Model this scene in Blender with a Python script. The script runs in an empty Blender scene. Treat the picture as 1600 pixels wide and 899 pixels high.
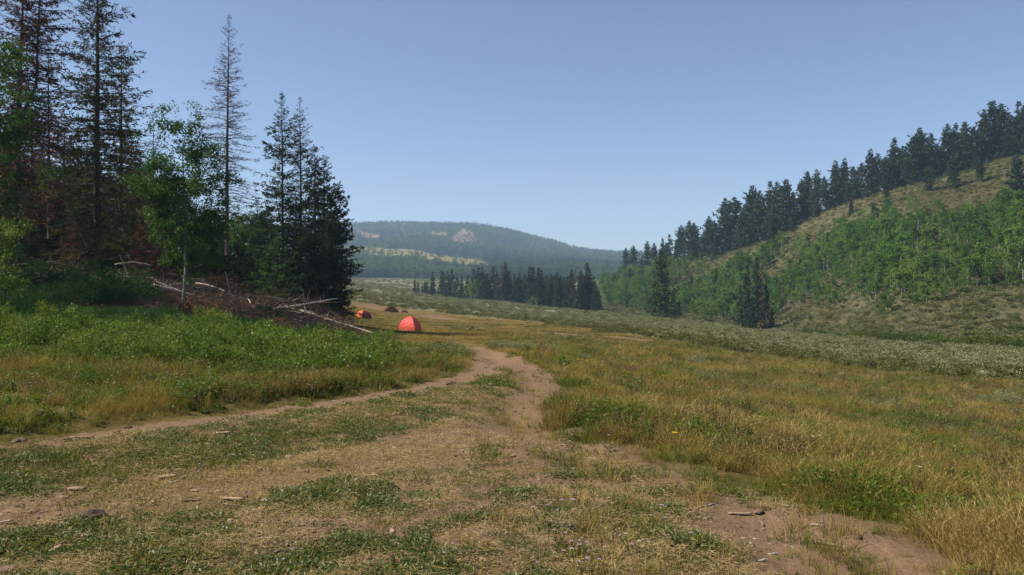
import bpy, math, random
import numpy as np

SC = bpy.context.scene
COL = SC.collection
R = math.radians

# ------------------------------------------------------------------ camera, sky, sun, exposure
F = 1244.0                                   # focal length in pixels of a 1600 px wide picture
CAMZ = 1.6
cam = bpy.data.cameras.new('camera')
cam.sensor_width = 36.0
cam.lens = 36.0 * F / 1600.0
cam.clip_start, cam.clip_end = 0.1, 20000
camo = bpy.data.objects.new('camera', cam)
camo.location = (0, 0, CAMZ)
camo.rotation_euler = (R(90), 0, 0)
COL.objects.link(camo)
SC.camera = camo
SC.render.resolution_x, SC.render.resolution_y = 1024, 575

SUN_EL, SUN_AZ = 47.0, -96.0                 # azimuth from +Y, clockwise: negative is to the left
w = bpy.data.worlds.new('World')
SC.world = w
w.use_nodes = True
nt = w.node_tree
bg = nt.nodes['Background']
sky = nt.nodes.new('ShaderNodeTexSky')
sky.sky_type = 'NISHITA'
sky.sun_disc = False
sky.sun_elevation = R(SUN_EL)
sky.sun_rotation = R(SUN_AZ)
sky.altitude = 2400
sky.air_density = 1.0
sky.dust_density = 1.6
sky.ozone_density = 1.2
tint = nt.nodes.new('ShaderNodeMix')
tint.data_type, tint.blend_type = 'RGBA', 'MULTIPLY'
tint.inputs[0].default_value = 1.0
tint.inputs[7].default_value = (1.03, .985, 1.0, 1)            # smoke in the upper air takes the green out a little
nt.links.new(sky.outputs[0], tint.inputs[6])
nt.links.new(tint.outputs[2], bg.inputs[0])
bg.inputs[1].default_value = 0.083

sl = bpy.data.lights.new('sun', 'SUN')
sl.energy = 5.0
sl.angle = R(0.6)
sl.color = (1.0, 0.93, 0.82)
so = bpy.data.objects.new('sun', sl)
so.rotation_euler = (R(90 - SUN_EL), 0, R(180 - SUN_AZ))
COL.objects.link(so)
SC.view_settings.view_transform = 'Standard'
SC.view_settings.look = 'None'
SC.view_settings.exposure = 0.80
SC.view_settings.gamma = 1.0
cy = SC.cycles
cy.max_bounces = 5
cy.diffuse_bounces = 3
cy.glossy_bounces = 1
cy.transmission_bounces = 3
cy.transparent_max_bounces = 4
cy.volume_bounces = 0
cy.use_denoising = True
cy.denoiser = 'OPENIMAGEDENOISE'
cy.denoising_input_passes = 'RGB_ALBEDO_NORMAL'
cy.denoising_prefilter = 'NONE'
cy.use_adaptive_sampling = True
cy.adaptive_threshold = 0.008
SC.render.filter_size = 1.15

# ------------------------------------------------------------------ noise and terrain
def _hash(ix, iy, seed):
    h = (ix.astype(np.int64) * 374761393 + iy.astype(np.int64) * 668265263 + seed * 974711) & 0xffffffff
    h = ((h ^ (h >> 13)) * 1274126177) & 0xffffffff
    h = h ^ (h >> 16)
    return (h & 0xffffff) / float(0xffffff)

def vnoise(x, y, seed=0):
    x = np.asarray(x, float); y = np.asarray(y, float)
    ix, iy = np.floor(x), np.floor(y)
    fx, fy = x - ix, y - iy
    fx = fx * fx * (3 - 2 * fx); fy = fy * fy * (3 - 2 * fy)
    a, b = _hash(ix, iy, seed), _hash(ix + 1, iy, seed)
    c, d = _hash(ix, iy + 1, seed), _hash(ix + 1, iy + 1, seed)
    return (a * (1 - fx) + b * fx) * (1 - fy) + (c * (1 - fx) + d * fx) * fy

def fbm(x, y, seed=0, oct=4):
    s, a, t = 0, 1.0, 0
    for k in range(oct):
        s = s + a * vnoise(x * 2 ** k, y * 2 ** k, seed + 17 * k)
        t += a; a *= 0.5
    return s / t

def sstep(x, a, b):
    t = np.clip((np.asarray(x, float) - a) / (b - a), 0, 1)
    return t * t * (3 - 2 * t)

# height profiles along rays from where the photographer stood: column -> [(distance, height)]
PROF = {
 -1500: [(1,0),(8,.3),(15,1.2),(30,3.4),(50,8),(80,16),(120,24),(200,34),(400,40),(900,40)],
 -700: [(1,0),(8,.1),(15,.4),(30,1.6),(50,4),(80,9),(120,16),(200,25),(400,30),(900,30)],
 0: [(1,0),(8.6,0),(14,.25),(25,.7),(40,1.4),(50,2.5),(80,6),(120,12),(200,20),(400,26),(900,30)],
 150: [(1,0),(9.5,0),(14,.15),(25,.5),(40,1.0),(50,1.9),(80,5.2),(120,10),(200,17),(400,22),(900,28)],
 300: [(1,0),(10.5,0),(16,.1),(25,.3),(39,.33),(50,1.0),(80,3.2),(120,6.5),(200,12),(400,18),(900,26)],
 400: [(1,0),(11,0),(18,0),(30,-.1),(45,-.2),(60,.2),(90,1.6),(140,4),(250,8),(500,13),(900,20)],
 500: [(1,0),(12.4,0),(20,-.15),(30,-.4),(45,-.9),(60,-1.0),(72,-.9),(100,-.6),(150,0),(300,3),(600,7.5),(900,11)],
 560: [(1,0),(13,0),(20,-.2),(30,-.6),(45,-1.2),(60,-1.6),(80,-1.9),(100,-2.1),(130,-2.2),(200,-1.8),(330,.5),(500,4),(700,8.6),(900,11.5)],
 640: [(1,0),(14,0),(20,-.3),(30,-.8),(45,-1.5),(60,-2.0),(75,-2.5),(100,-3),(130,-3.3),(200,-3.3),(330,-2.5),(450,-.5),(600,3),(700,6),(900,11)],
 750: [(1,0),(15,0),(20,-.2),(28,-.7),(40,-1.35),(55,-2.0),(75,-2.7),(100,-3.35),(150,-4.3),(220,-5),(300,-5),(373,-4.4),(500,-3),(700,2),(900,9)],
 850: [(1,0),(14,0),(18,-.2),(25,-.65),(35,-1.3),(50,-2.0),(70,-2.7),(90,-3.2),(120,-4),(180,-5.4),(260,-6.6),(320,-6.9),(400,-6.5),(600,-4),(900,6)],
 950: [(1,0),(8,0),(14,-.35),(20,-.8),(30,-1.5),(45,-2.3),(60,-2.9),(75,-3.2),(100,-4),(140,-5.2),(200,-6.5),(270,-7.4),(340,-7.6),(400,-6),(450,0),(600,9),(900,12)],
 1050: [(1,0),(7,0),(12,-.4),(20,-1.1),(30,-1.8),(45,-2.6),(60,-3.2),(80,-3.7),(110,-4.6),(150,-5.8),(200,-7.1),(240,-8),(300,-7.5),(340,-2),(380,8),(430,14),(500,17),(900,20)],
 1200: [(1,0),(6,-.05),(10,-.4),(16,-1.0),(25,-1.8),(40,-2.9),(60,-4),(80,-4.8),(110,-5.9),(150,-7.5),(190,-9),(222,-10),(250,-8.5),(280,2),(320,16),(345,23),(400,27),(900,30)],
 1300: [(1,0),(5.5,0),(9,-.4),(13,-.9),(20,-1.6),(30,-2.4),(45,-3.3),(60,-4.1),(85,-5.3),(110,-6.2),(150,-7.8),(170,-8.5),(185,-8),(200,-4.5),(250,7),(300,24.5),(330,34.2),(380,38),(900,40)],
 1400: [(1,0),(5,0),(8,-.35),(12,-.9),(16,-1.35),(25,-2.2),(40,-3.2),(60,-4.4),(90,-5.5),(115,-6.5),(130,-6),(160,0),(200,9.5),(260,25.5),(310,40.6),(350,44),(900,48)],
 1500: [(1,0),(5,0),(8,-.35),(12,-.9),(16,-1.4),(25,-2.3),(40,-3.4),(60,-4.5),(85,-5.5),(105,-6.2),(120,-5.2),(150,2),(200,13.5),(260,31.5),(300,45.2),(340,49),(900,55)],
 1600: [(1,0),(4.5,0),(8,-.4),(12,-1),(16,-1.5),(25,-2.4),(40,-3.5),(60,-4.6),(80,-5.4),(100,-6),(115,-5),(150,4.5),(200,18),(250,34.5),(300,52.4),(340,57),(900,64)],
 2000: [(1,0),(5,-.1),(10,-.8),(20,-2),(40,-3.6),(60,-4.8),(85,-5.5),(100,-4.5),(150,10),(200,27),(260,48),(320,62),(900,70)],
 2800: [(1,0),(5,-.2),(10,-.9),(20,-2.2),(40,-3.8),(60,-4.5),(85,-3),(100,2),(150,20),(200,40),(260,62),(320,75),(900,85)],
}
LG = np.linspace(math.log(1.0), math.log(900.0), 260)

def pchip(xs, ys, xq):
    xs, ys = np.asarray(xs, float), np.asarray(ys, float)
    h = np.diff(xs); dl = np.diff(ys) / h
    m = np.zeros_like(ys)
    for i in range(1, len(xs) - 1):
        if dl[i - 1] * dl[i] > 0:
            w1, w2 = 2 * h[i] + h[i - 1], h[i] + 2 * h[i - 1]
            m[i] = (w1 + w2) / (w1 / dl[i - 1] + w2 / dl[i])
    m[0], m[-1] = dl[0], dl[-1]
    xq = np.clip(xq, xs[0], xs[-1])
    k = np.clip(np.searchsorted(xs, xq) - 1, 0, len(xs) - 2)
    t = (xq - xs[k]) / h[k]
    return (ys[k] * (1 + 2 * t) * (1 - t) ** 2 + m[k] * h[k] * t * (1 - t) ** 2
            + ys[k + 1] * t * t * (3 - 2 * t) + m[k + 1] * h[k] * t * t * (t - 1))

def make_table(prof, lg, ugrid):
    cols = sorted(prof)
    tab = []
    for c in cols:
        d, z = zip(*prof[c])
        tab.append(pchip(np.log(d), [zz / (dd + 10) for dd, zz in prof[c]], lg))
    tab = np.array(tab)                                       # columns x distances
    us = np.array([(c - 800) / F for c in cols])
    out = np.array([pchip(us, tab[:, j], ugrid) for j in range(len(lg))])     # distances x u
    k = np.array([1, 2, 3, 2, 1.]); k /= k.sum()
    for ax in (0, 1):
        out = np.apply_along_axis(lambda a: np.convolve(np.pad(a, 2, mode='edge'), k, 'valid'), ax, out)
    return out

UG = np.linspace(-1.85, 1.61, 300)
TAB = make_table(PROF, LG, UG)

def bilin(tab, lg, ug, u, l):
    fu = np.clip((u - ug[0]) / (ug[1] - ug[0]), 0, len(ug) - 1.001)
    fl = np.clip((l - lg[0]) / (lg[1] - lg[0]), 0, len(lg) - 1.001)
    iu, il = fu.astype(int), fl.astype(int)
    a, b = fu - iu, fl - il
    return (tab[il, iu] * (1 - a) * (1 - b) + tab[il, iu + 1] * a * (1 - b)
            + tab[il + 1, iu] * (1 - a) * b + tab[il + 1, iu + 1] * a * b)

def base_h(x, y):
    x = np.asarray(x, float); y = np.asarray(y, float)
    d = np.maximum(y, 1.0)
    g = bilin(TAB, LG, UG, x / d, np.log(d))
    return g * (d + 10)

def proj(x, y, z):
    y = np.maximum(y, 0.3)
    return 800 + F * x / y, 449.5 - F * (z - CAMZ) / y

_DG = np.exp(np.linspace(math.log(1.2), math.log(900), 1500))
def gp(px, py):
    """the spot on the ground that the photograph shows at a pixel"""
    u = (px - 800) / F
    z = base_h(u * _DG, _DG)
    p = 449.5 - F * (z - CAMZ) / _DG
    i = int(np.argmax(p <= py)) if np.any(p <= py) else len(_DG) - 1
    return u * _DG[i], _DG[i]

def at(px, d):
    return (px - 800) / F * d, d

def inpoly(px, py, poly):
    px = np.asarray(px, float); py = np.asarray(py, float)
    r = np.zeros(px.shape, bool)
    n = len(poly)
    for i in range(n):
        (x0, y0), (x1, y1) = poly[i], poly[(i + 1) % n]
        c = ((y0 > py) != (y1 > py)) & (px < (x1 - x0) * (py - y0) / (y1 - y0 + 1e-12) + x0)
        r ^= c
    return r

def dist_line(x, y, pts):
    best = np.full(np.shape(x), 1e9)
    for (ax, ay), (bx, by) in zip(pts[:-1], pts[1:]):
        dx, dy = bx - ax, by - ay
        t = np.clip(((x - ax) * dx + (y - ay) * dy) / (dx * dx + dy * dy + 1e-12), 0, 1)
        best = np.minimum(best, np.hypot(x - ax - t * dx, y - ay - t * dy))
    return best

def wline(pp):
    return [gp(a, b) for a, b in pp]

RUT_A = wline([(-300,716),(-150,700),(0,686),(200,661),(400,637),(560,613),(680,594),(735,577),(757,562),(755,550)])
RUT_B = wline([(740,541),(775,555),(815,573),(838,588),(842,604),(830,632),(800,668)])
RUT_B2 = wline([(828,634),(775,668),(650,702),(450,738),(220,778),(0,806),(-200,840)])
RUT_C = wline([(820,640),(880,700),(960,755),(1080,790),(1210,835),(1330,885),(1420,960)])
RUT_D = wline([(870,523),(905,524),(945,527),(985,531)])
RUT_E = wline([(560,477),(580,481),(596,483)])
RUT_F = wline([(672,495),(685,497),(698,499)])
RUT_G = wline([(755,550),(735,538),(700,527),(660,521)])

BANK = [(-1500,770),(-300,708),(0,679),(100,669),(200,655),(370,637),(520,616),(640,599),(735,573),(738,553),(700,540),(600,544),(560,546),(400,538),(200,524),(0,516),(-1500,500)]
MEADOW = [(2800,440),(2800,1400),(1560,1400),(1445,905),(1385,862),(1285,805),(1185,772),(1030,748),(1005,722),(900,695),(832,667),(845,630),(862,600),(850,575),(810,556),(775,540),(740,500),(800,490)]
SAGE = [(530,436),(640,441),(700,462),(900,484),(1210,515),(1262,520),(1600,552),(1900,575),(1900,625),(1600,596),(1450,588),(1250,562),(1050,533),(900,511),(780,496),(650,484),(560,470),(530,466)]
ASPEN = [(930,440),(1010,430),(1060,424),(1150,411),(1248,392),(1343,370),(1449,351),(1530,339),(1620,330),(2000,270),(2000,420),(1640,438),(1540,450),(1480,456),(1410,462),(1330,472),(1235,482),(1205,505),(1130,508),(1050,498),(950,480)]

def grd_noise(x, y):
    d = np.maximum(np.hypot(x, y), 1)
    a = (fbm(x * 1.7, y * 1.7, 3, 4) - .5) * .07 * sstep(d, .5, 3)
    a += (vnoise(x * 19, y * 19, 4) - .5) * .018 * (1 - sstep(d, 7, 16)) * sstep(d, .5, 3)
    a += (fbm(x * .25, y * .25, 9, 3) - .5) * .30 * sstep(d, 6, 30)
    a += (fbm(x * .03, y * .03, 21, 4) - .5) * 3.0 * sstep(d, 90, 300)
    return a

def th(x, y):
    """height of the ground"""
    x = np.asarray(x, float); y = np.asarray(y, float)
    z = base_h(x, y) + grd_noise(x, y)
    near = y < 40
    if np.any(near):
        wob = .25 * (fbm(x * .9, y * .9, 31, 2) - .5)
        for ln, wd, dp in ((RUT_A, .55, .09), (RUT_B, .4, .08), (RUT_C, .35, .05)):
            z = z - np.where(near, dp * (1 - sstep(dist_line(x, y, ln) + wob, wd * .4, wd * 1.6)), 0)
    return z

def masks(x, y):
    """what covers the ground: dirt, green with shade-darkened litter, grey (sage), pale"""
    px, py = proj(x, y, base_h(x, y))
    wob = (fbm(x * 1.1, y * 1.1, 41, 3) - .5)
    pw = 20 * wob * np.clip(12 / np.maximum(y, 1), .1, 2)
    bank = inpoly(px + pw, py + pw * .5, BANK)
    mead = inpoly(px + pw, py + pw * .5, MEADOW)
    fg = ~bank & ~mead & (y < 26)
    dirt = np.zeros(np.shape(x))
    n1 = fbm(x * .8, y * .8, 51, 4)
    dirt = np.where(fg, .3 + sstep(n1, .33, .60) * .55, dirt)
    for ln, wd in ((RUT_A, .95), (RUT_B, .55), (RUT_C, .75)):
        dl = dist_line(x, y, ln)
        dirt = np.maximum(dirt, np.where(bank, 0, 1 - sstep(dl + wob * .5, wd * .55, wd * 1.35)))
    dlb = dist_line(x, y, RUT_B2)
    dirt = np.where(fg, np.maximum(dirt, (1 - sstep(dlb + wob * .8, .25, .75)) * (.45 + .6 * sstep(n1, .36, .6))), dirt)
    dlc = dist_line(x, y, RUT_C)
    dirt = np.where(fg & (dlc < 1.2), np.minimum(dirt, .35 + .8 * sstep(n1, .33, .58) + .6 * sstep(px, 1000, 1200)), dirt)
    for ln, wd in ((RUT_D, 3.0), (RUT_E, 6.0), (RUT_F, 4.0)):
        dirt = np.maximum(dirt, 1 - sstep(dist_line(x, y, ln) + wob * wd, wd * .5, wd * 1.2))
    dirt = np.maximum(dirt, .55 * (1 - sstep(dist_line(x, y, RUT_G) + wob * .8, .3, 1.3)))
    n2 = fbm(x * .35 + 9, y * .35, 61, 4)
    green = sstep(n2, .45, .65) * .7
    green = np.where(bank | (mead & (y < 90)), .45 + .5 * n2, green)  # under tall grass: litter, darkened to deepen the shadow between tufts
    # turf strip between the ruts
    strip = dist_line(x, y, wline([(0,735),(200,715),(400,690),(560,655),(700,635),(790,612)]))
    green = np.where(fg, np.maximum(green * .5, (1 - sstep(strip + wob * 1.5, .3, 1.1)) * sstep(n2, .3, .5)), green)
    grey = np.where(inpoly(px, py + 6 * wob, SAGE) & (y > 30), 1.0, 0.0)
    grey = np.where((y > 330) & (py > 430), 1.0, grey)
    hill = (px > 925) & (y > 95) & (py < 545) & ~inpoly(px, py, SAGE)
    grey = np.where(hill, .06 + .22 * sstep(fbm(x * .08, y * .08, 71, 3), .4, .6), grey)
    return dirt, green, grey, hill * 1.0, bank, mead, fg, px, py

# ------------------------------------------------------------------ materials
def newmat(name):
    m = bpy.data.materials.new(name)
    m.use_nodes = True
    t = m.node_tree
    t.nodes.clear()
    out = t.nodes.new('ShaderNodeOutputMaterial')
    return m, t, out

def nd(t, typ, **kw):
    n = t.nodes.new(typ)
    for k, v in kw.items():
        setattr(n, k, v)
    return n

def ramp(t, fac, stops):
    r = nd(t, 'ShaderNodeValToRGB')
    e = r.color_ramp.elements
    while len(e) < len(stops): e.new(.5)
    for el, (p, c) in zip(e, stops):
        el.position = p; el.color = (*c, 1)
    t.links.new(fac, r.inputs[0])
    return r.outputs[0]

def mathn(t, op, a, b=None, clamp=False):
    n = nd(t, 'ShaderNodeMath', operation=op, use_clamp=clamp)
    for i, v in enumerate((a, b)):
        if v is None: continue
        if isinstance(v, (int, float)): n.inputs[i].default_value = v
        else: t.links.new(v, n.inputs[i])
    return n.outputs[0]

def mixc(t, f, a, b, blend='MIX'):
    n = nd(t, 'ShaderNodeMix', data_type='RGBA', blend_type=blend)
    for s, v in ((n.inputs[0], f), (n.inputs[6], a), (n.inputs[7], b)):
        if isinstance(v, (int, float)): s.default_value = v
        elif isinstance(v, tuple): s.default_value = (*v, 1)
        else: t.links.new(v, s)
    return n.outputs[2]

def noise(t, scale, detail=4, vec=None, rough=.55):
    n = nd(t, 'ShaderNodeTexNoise')
    n.inputs['Scale'].default_value = scale
    n.inputs['Detail'].default_value = detail
    n.inputs['Roughness'].default_value = rough
    if vec is not None: t.links.new(vec, n.inputs['Vector'])
    return n.outputs[0]

def leafmat(name, stops, trans=.35, gloss=0.0, rnd=.35, inst=False):
    """foliage: colour runs along the stops by the leaf's own tint and by which plant it is on"""
    m, t, out = newmat(name)
    a = nd(t, 'ShaderNodeAttribute', attribute_name='tint')
    oi = nd(t, 'ShaderNodeObjectInfo')
    f = mathn(t, 'ADD', mathn(t, 'MULTIPLY', a.outputs['Fac'], 1 - rnd), mathn(t, 'MULTIPLY', oi.outputs['Random'], rnd))
    if inst:
        b = nd(t, 'ShaderNodeAttribute', attribute_name='hue', attribute_type='INSTANCER')
        f = mathn(t, 'ADD', mathn(t, 'MULTIPLY', f, .62), mathn(t, 'MULTIPLY', b.outputs['Fac'], .38))
    n = len(stops)
    c = ramp(t, f, [(i / (n - 1), s) for i, s in enumerate(stops)])
    d = nd(t, 'ShaderNodeBsdfDiffuse'); t.links.new(c, d.inputs[0])
    tr = nd(t, 'ShaderNodeBsdfTranslucent')
    t.links.new(mixc(t, 1.0, c, (1.0, 1.05, .55), 'MULTIPLY'), tr.inputs[0])
    mx = nd(t, 'ShaderNodeMixShader'); mx.inputs[0].default_value = trans
    t.links.new(d.outputs[0], mx.inputs[1]); t.links.new(tr.outputs[0], mx.inputs[2])
    o = mx.outputs[0]
    if gloss:
        g = nd(t, 'ShaderNodeBsdfGlossy'); g.inputs['Roughness'].default_value = .42
        g.inputs[0].default_value = (1, 1, 1, 1)
        m2 = nd(t, 'ShaderNodeMixShader'); m2.inputs[0].default_value = gloss
        t.links.new(o, m2.inputs[1]); t.links.new(g.outputs[0], m2.inputs[2]); o = m2.outputs[0]
    t.links.new(o, out.inputs[0])
    return m

def plain(name, stops, scale=6, rough=.9, stretch=(1, 1, 1), bump=.3, rnd=.25):
    """bark, wood, stone, cloth: noise along a ramp of the thing's own colours"""
    m, t, out = newmat(name)
    tc = nd(t, 'ShaderNodeTexCoord')
    mp = nd(t, 'ShaderNodeMapping'); mp.inputs['Scale'].default_value = stretch
    t.links.new(tc.outputs['Object'], mp.inputs[0])
    oi = nd(t, 'ShaderNodeObjectInfo')
    ns = noise(t, scale, 6, mp.outputs[0], .65)
    f = mathn(t, 'ADD', mathn(t, 'MULTIPLY', ns, 1 - rnd), mathn(t, 'MULTIPLY', oi.outputs['Random'], rnd))
    n = len(stops)
    c = ramp(t, f, [(.25 + .5 * i / (n - 1), s) for i, s in enumerate(stops)])
    p = nd(t, 'ShaderNodeBsdfPrincipled')
    p.inputs['Roughness'].default_value = rough
    p.inputs['Specular IOR Level'].default_value = .2
    t.links.new(c, p.inputs['Base Color'])
    if bump:
        b = nd(t, 'ShaderNodeBump'); b.inputs['Strength'].default_value = bump; b.inputs['Distance'].default_value = .02
        t.links.new(ns, b.inputs['Height']); t.links.new(b.outputs[0], p.inputs['Normal'])
    t.links.new(p.outputs[0], out.inputs[0])
    return m

M = {}
M['bark_dark'] = plain('dark_bark', [(.02,.016,.014),(.05,.04,.034),(.09,.075,.065)], 9, stretch=(1,1,.25))
M['bark_far'] = plain('far_conifer_bark', [(.016,.017,.012),(.028,.028,.02),(.045,.042,.03)], 3, bump=0)
M['bark_red'] = plain('reddish_bark', [(.04,.022,.018),(.085,.05,.04),(.13,.09,.075)], 9, stretch=(1,1,.25))
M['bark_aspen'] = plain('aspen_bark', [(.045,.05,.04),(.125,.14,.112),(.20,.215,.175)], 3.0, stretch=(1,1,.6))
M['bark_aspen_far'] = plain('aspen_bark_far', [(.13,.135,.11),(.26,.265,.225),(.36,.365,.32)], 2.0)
M['deadwood'] = plain('grey_deadwood', [(.10,.085,.07),(.22,.19,.16),(.38,.34,.29)], 5, stretch=(1,1,1), rnd=.45)
M['twig'] = plain('brown_twigs', [(.025,.018,.013),(.065,.043,.03),(.13,.09,.065)], 5, rnd=.5, bump=0)
M['log_pale'] = plain('pale_log', [(.14,.11,.085),(.33,.275,.215),(.47,.41,.335)], 7)
M['stem'] = plain('shrub_stem', [(.05,.04,.03),(.10,.08,.06)], 8, bump=0)
M['stone'] = plain('tan_stone', [(.12,.08,.055),(.215,.15,.105),(.30,.215,.155)], 14, rnd=.5)
M['clod'] = plain('dirt_clod', [(.05,.032,.021),(.11,.07,.045),(.17,.11,.072)], 14, rnd=.4)
M['wood'] = plain('bleached_wood', [(.14,.09,.055),(.26,.175,.11),(.36,.26,.175)], 16, rnd=.5)
M['char'] = plain('charred_wood', [(.008,.008,.008),(.03,.028,.026)], 9)
M['needle_green'] = leafmat('spruce_needles', [(.014,.028,.012),(.03,.055,.02),(.065,.095,.028)], .15)
M['needle_olive'] = leafmat('thin_olive_needles', [(.022,.026,.014),(.05,.056,.02),(.12,.11,.03)], .2)
M['needle_dead'] = leafmat('dead_rusty_needles', [(.06,.033,.023),(.15,.07,.042),(.27,.125,.07)], .15)
M['rust_spray'] = leafmat('rusty_dead_sprays', [(.09,.04,.022),(.19,.08,.042),(.30,.135,.07)], .2)
M['needle_grey'] = leafmat('bare_grey_sprays', [(.03,.027,.024),(.06,.052,.042),(.10,.085,.055)], .1)
M['needle_brown'] = leafmat('dying_brown_needles', [(.04,.036,.022),(.075,.058,.034),(.125,.082,.048)], .15)
M['needle_dark'] = leafmat('dark_fir_needles', [(.014,.027,.015),(.026,.046,.022),(.05,.075,.03)], .12)
M['needle_pine'] = leafmat('pine_needles', [(.016,.032,.020),(.034,.058,.030),(.065,.092,.038)], .12)
M['needle_young'] = leafmat('young_fir_needles', [(.02,.05,.015),(.04,.09,.02),(.07,.13,.03)], .25)
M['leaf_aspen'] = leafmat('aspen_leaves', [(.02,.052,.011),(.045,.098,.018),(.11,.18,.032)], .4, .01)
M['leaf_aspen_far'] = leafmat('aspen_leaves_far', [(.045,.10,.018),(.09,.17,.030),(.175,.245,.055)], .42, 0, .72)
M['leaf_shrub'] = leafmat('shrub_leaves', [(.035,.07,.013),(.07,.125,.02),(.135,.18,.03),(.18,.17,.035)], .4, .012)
M['leaf_shade'] = leafmat('shaded_shrub_leaves', [(.014,.04,.016),(.026,.062,.022),(.05,.09,.03)], .3, 0)  # leaf colours darkened to carry the shade under the trees
M['leaf_willow'] = leafmat('willow_leaves', [(.04,.062,.012),(.08,.11,.02),(.13,.15,.03)], .4)
M['sage'] = leafmat('sagebrush_leaves', [(.105,.115,.05),(.185,.188,.092),(.25,.24,.13)], .2, 0, .5)
M['sage_olive'] = leafmat('olive_brush_leaves', [(.06,.07,.02),(.11,.115,.035),(.17,.155,.05)], .3, 0, .4)
M['dry'] = leafmat('dry_grass', [(.09,.080,.022),(.20,.148,.044),(.335,.232,.08),(.49,.385,.19)], .35, 0, .3, True)
M['grass'] = leafmat('green_grass', [(.040,.068,.011),(.085,.115,.018),(.165,.17,.03),(.28,.23,.068)], .4, 0, .3, True)
M['turf'] = leafmat('short_turf', [(.04,.065,.012),(.07,.10,.018),(.13,.14,.03)], .35, 0, .4)
M['forb'] = leafmat('low_broad_leaves', [(.05,.076,.018),(.09,.118,.03),(.155,.165,.055)], .35, .012, .4)
M['weed'] = leafmat('brown_weeds', [(.07,.055,.028),(.14,.105,.05),(.24,.18,.10)], .2, 0, .4)
M['straw'] = leafmat('dry_straw', [(.20,.135,.06),(.34,.25,.12),(.46,.36,.19)], .2, 0, .4)
M['far_needle'] = leafmat('far_conifers', [(.016,.034,.018),(.028,.052,.024),(.045,.072,.03)], .1, 0, .7)
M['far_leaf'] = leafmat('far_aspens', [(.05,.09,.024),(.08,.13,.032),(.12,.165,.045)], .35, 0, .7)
M['petal'] = leafmat('lilac_petals', [(.30,.24,.55),(.42,.34,.66),(.6,.52,.78)], .3)
M['petal_white'] = leafmat('white_petals', [(.6,.58,.55),(.75,.72,.7)], .3)
M['petal_yellow'] = leafmat('yellow_petals', [(.6,.40,.01),(.75,.5,.02)], .3)
M['flower_gold'] = leafmat('rabbitbrush_flowers', [(.32,.24,.02),(.46,.33,.03),(.55,.42,.05)], .3)
M['red_leaf'] = leafmat('red_autumn_leaves', [(.25,.05,.02),(.38,.09,.03)], .35)

def cloth(name, col, trans=.07):
    m, t, out = newmat(name)
    tc = nd(t, 'ShaderNodeTexCoord')
    ns = noise(t, 5, 5, tc.outputs['Object'])
    c = mixc(t, ns, tuple(v * .85 for v in col), tuple(min(1, v * 1.1) for v in col))
    p = nd(t, 'ShaderNodeBsdfPrincipled'); p.inputs['Roughness'].default_value = .6
    t.links.new(c, p.inputs['Base Color'])
    b = nd(t, 'ShaderNodeBump'); b.inputs['Strength'].default_value = .8; b.inputs['Distance'].default_value = .12
    t.links.new(ns, b.inputs['Height']); t.links.new(b.outputs[0], p.inputs['Normal'])
    tr = nd(t, 'ShaderNodeBsdfTranslucent'); t.links.new(c, tr.inputs[0])
    mx = nd(t, 'ShaderNodeMixShader'); mx.inputs[0].default_value = trans
    t.links.new(p.outputs[0], mx.inputs[1]); t.links.new(tr.outputs[0], mx.inputs[2])
    t.links.new(mx.outputs[0], out.inputs[0])
    return m
M['tent_red'] = cloth('coral_tent_fabric', (.68, .062, .036))
M['tent_orange'] = cloth('orange_tent_fabric', (.56, .095, .02))
M['tent_maroon'] = cloth('maroon_tent_fabric', (.26, .02, .015), .15)
M['tent_floor'] = plain('dark_groundsheet', [(.02,.02,.02),(.04,.04,.04)], 8, bump=0)

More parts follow.
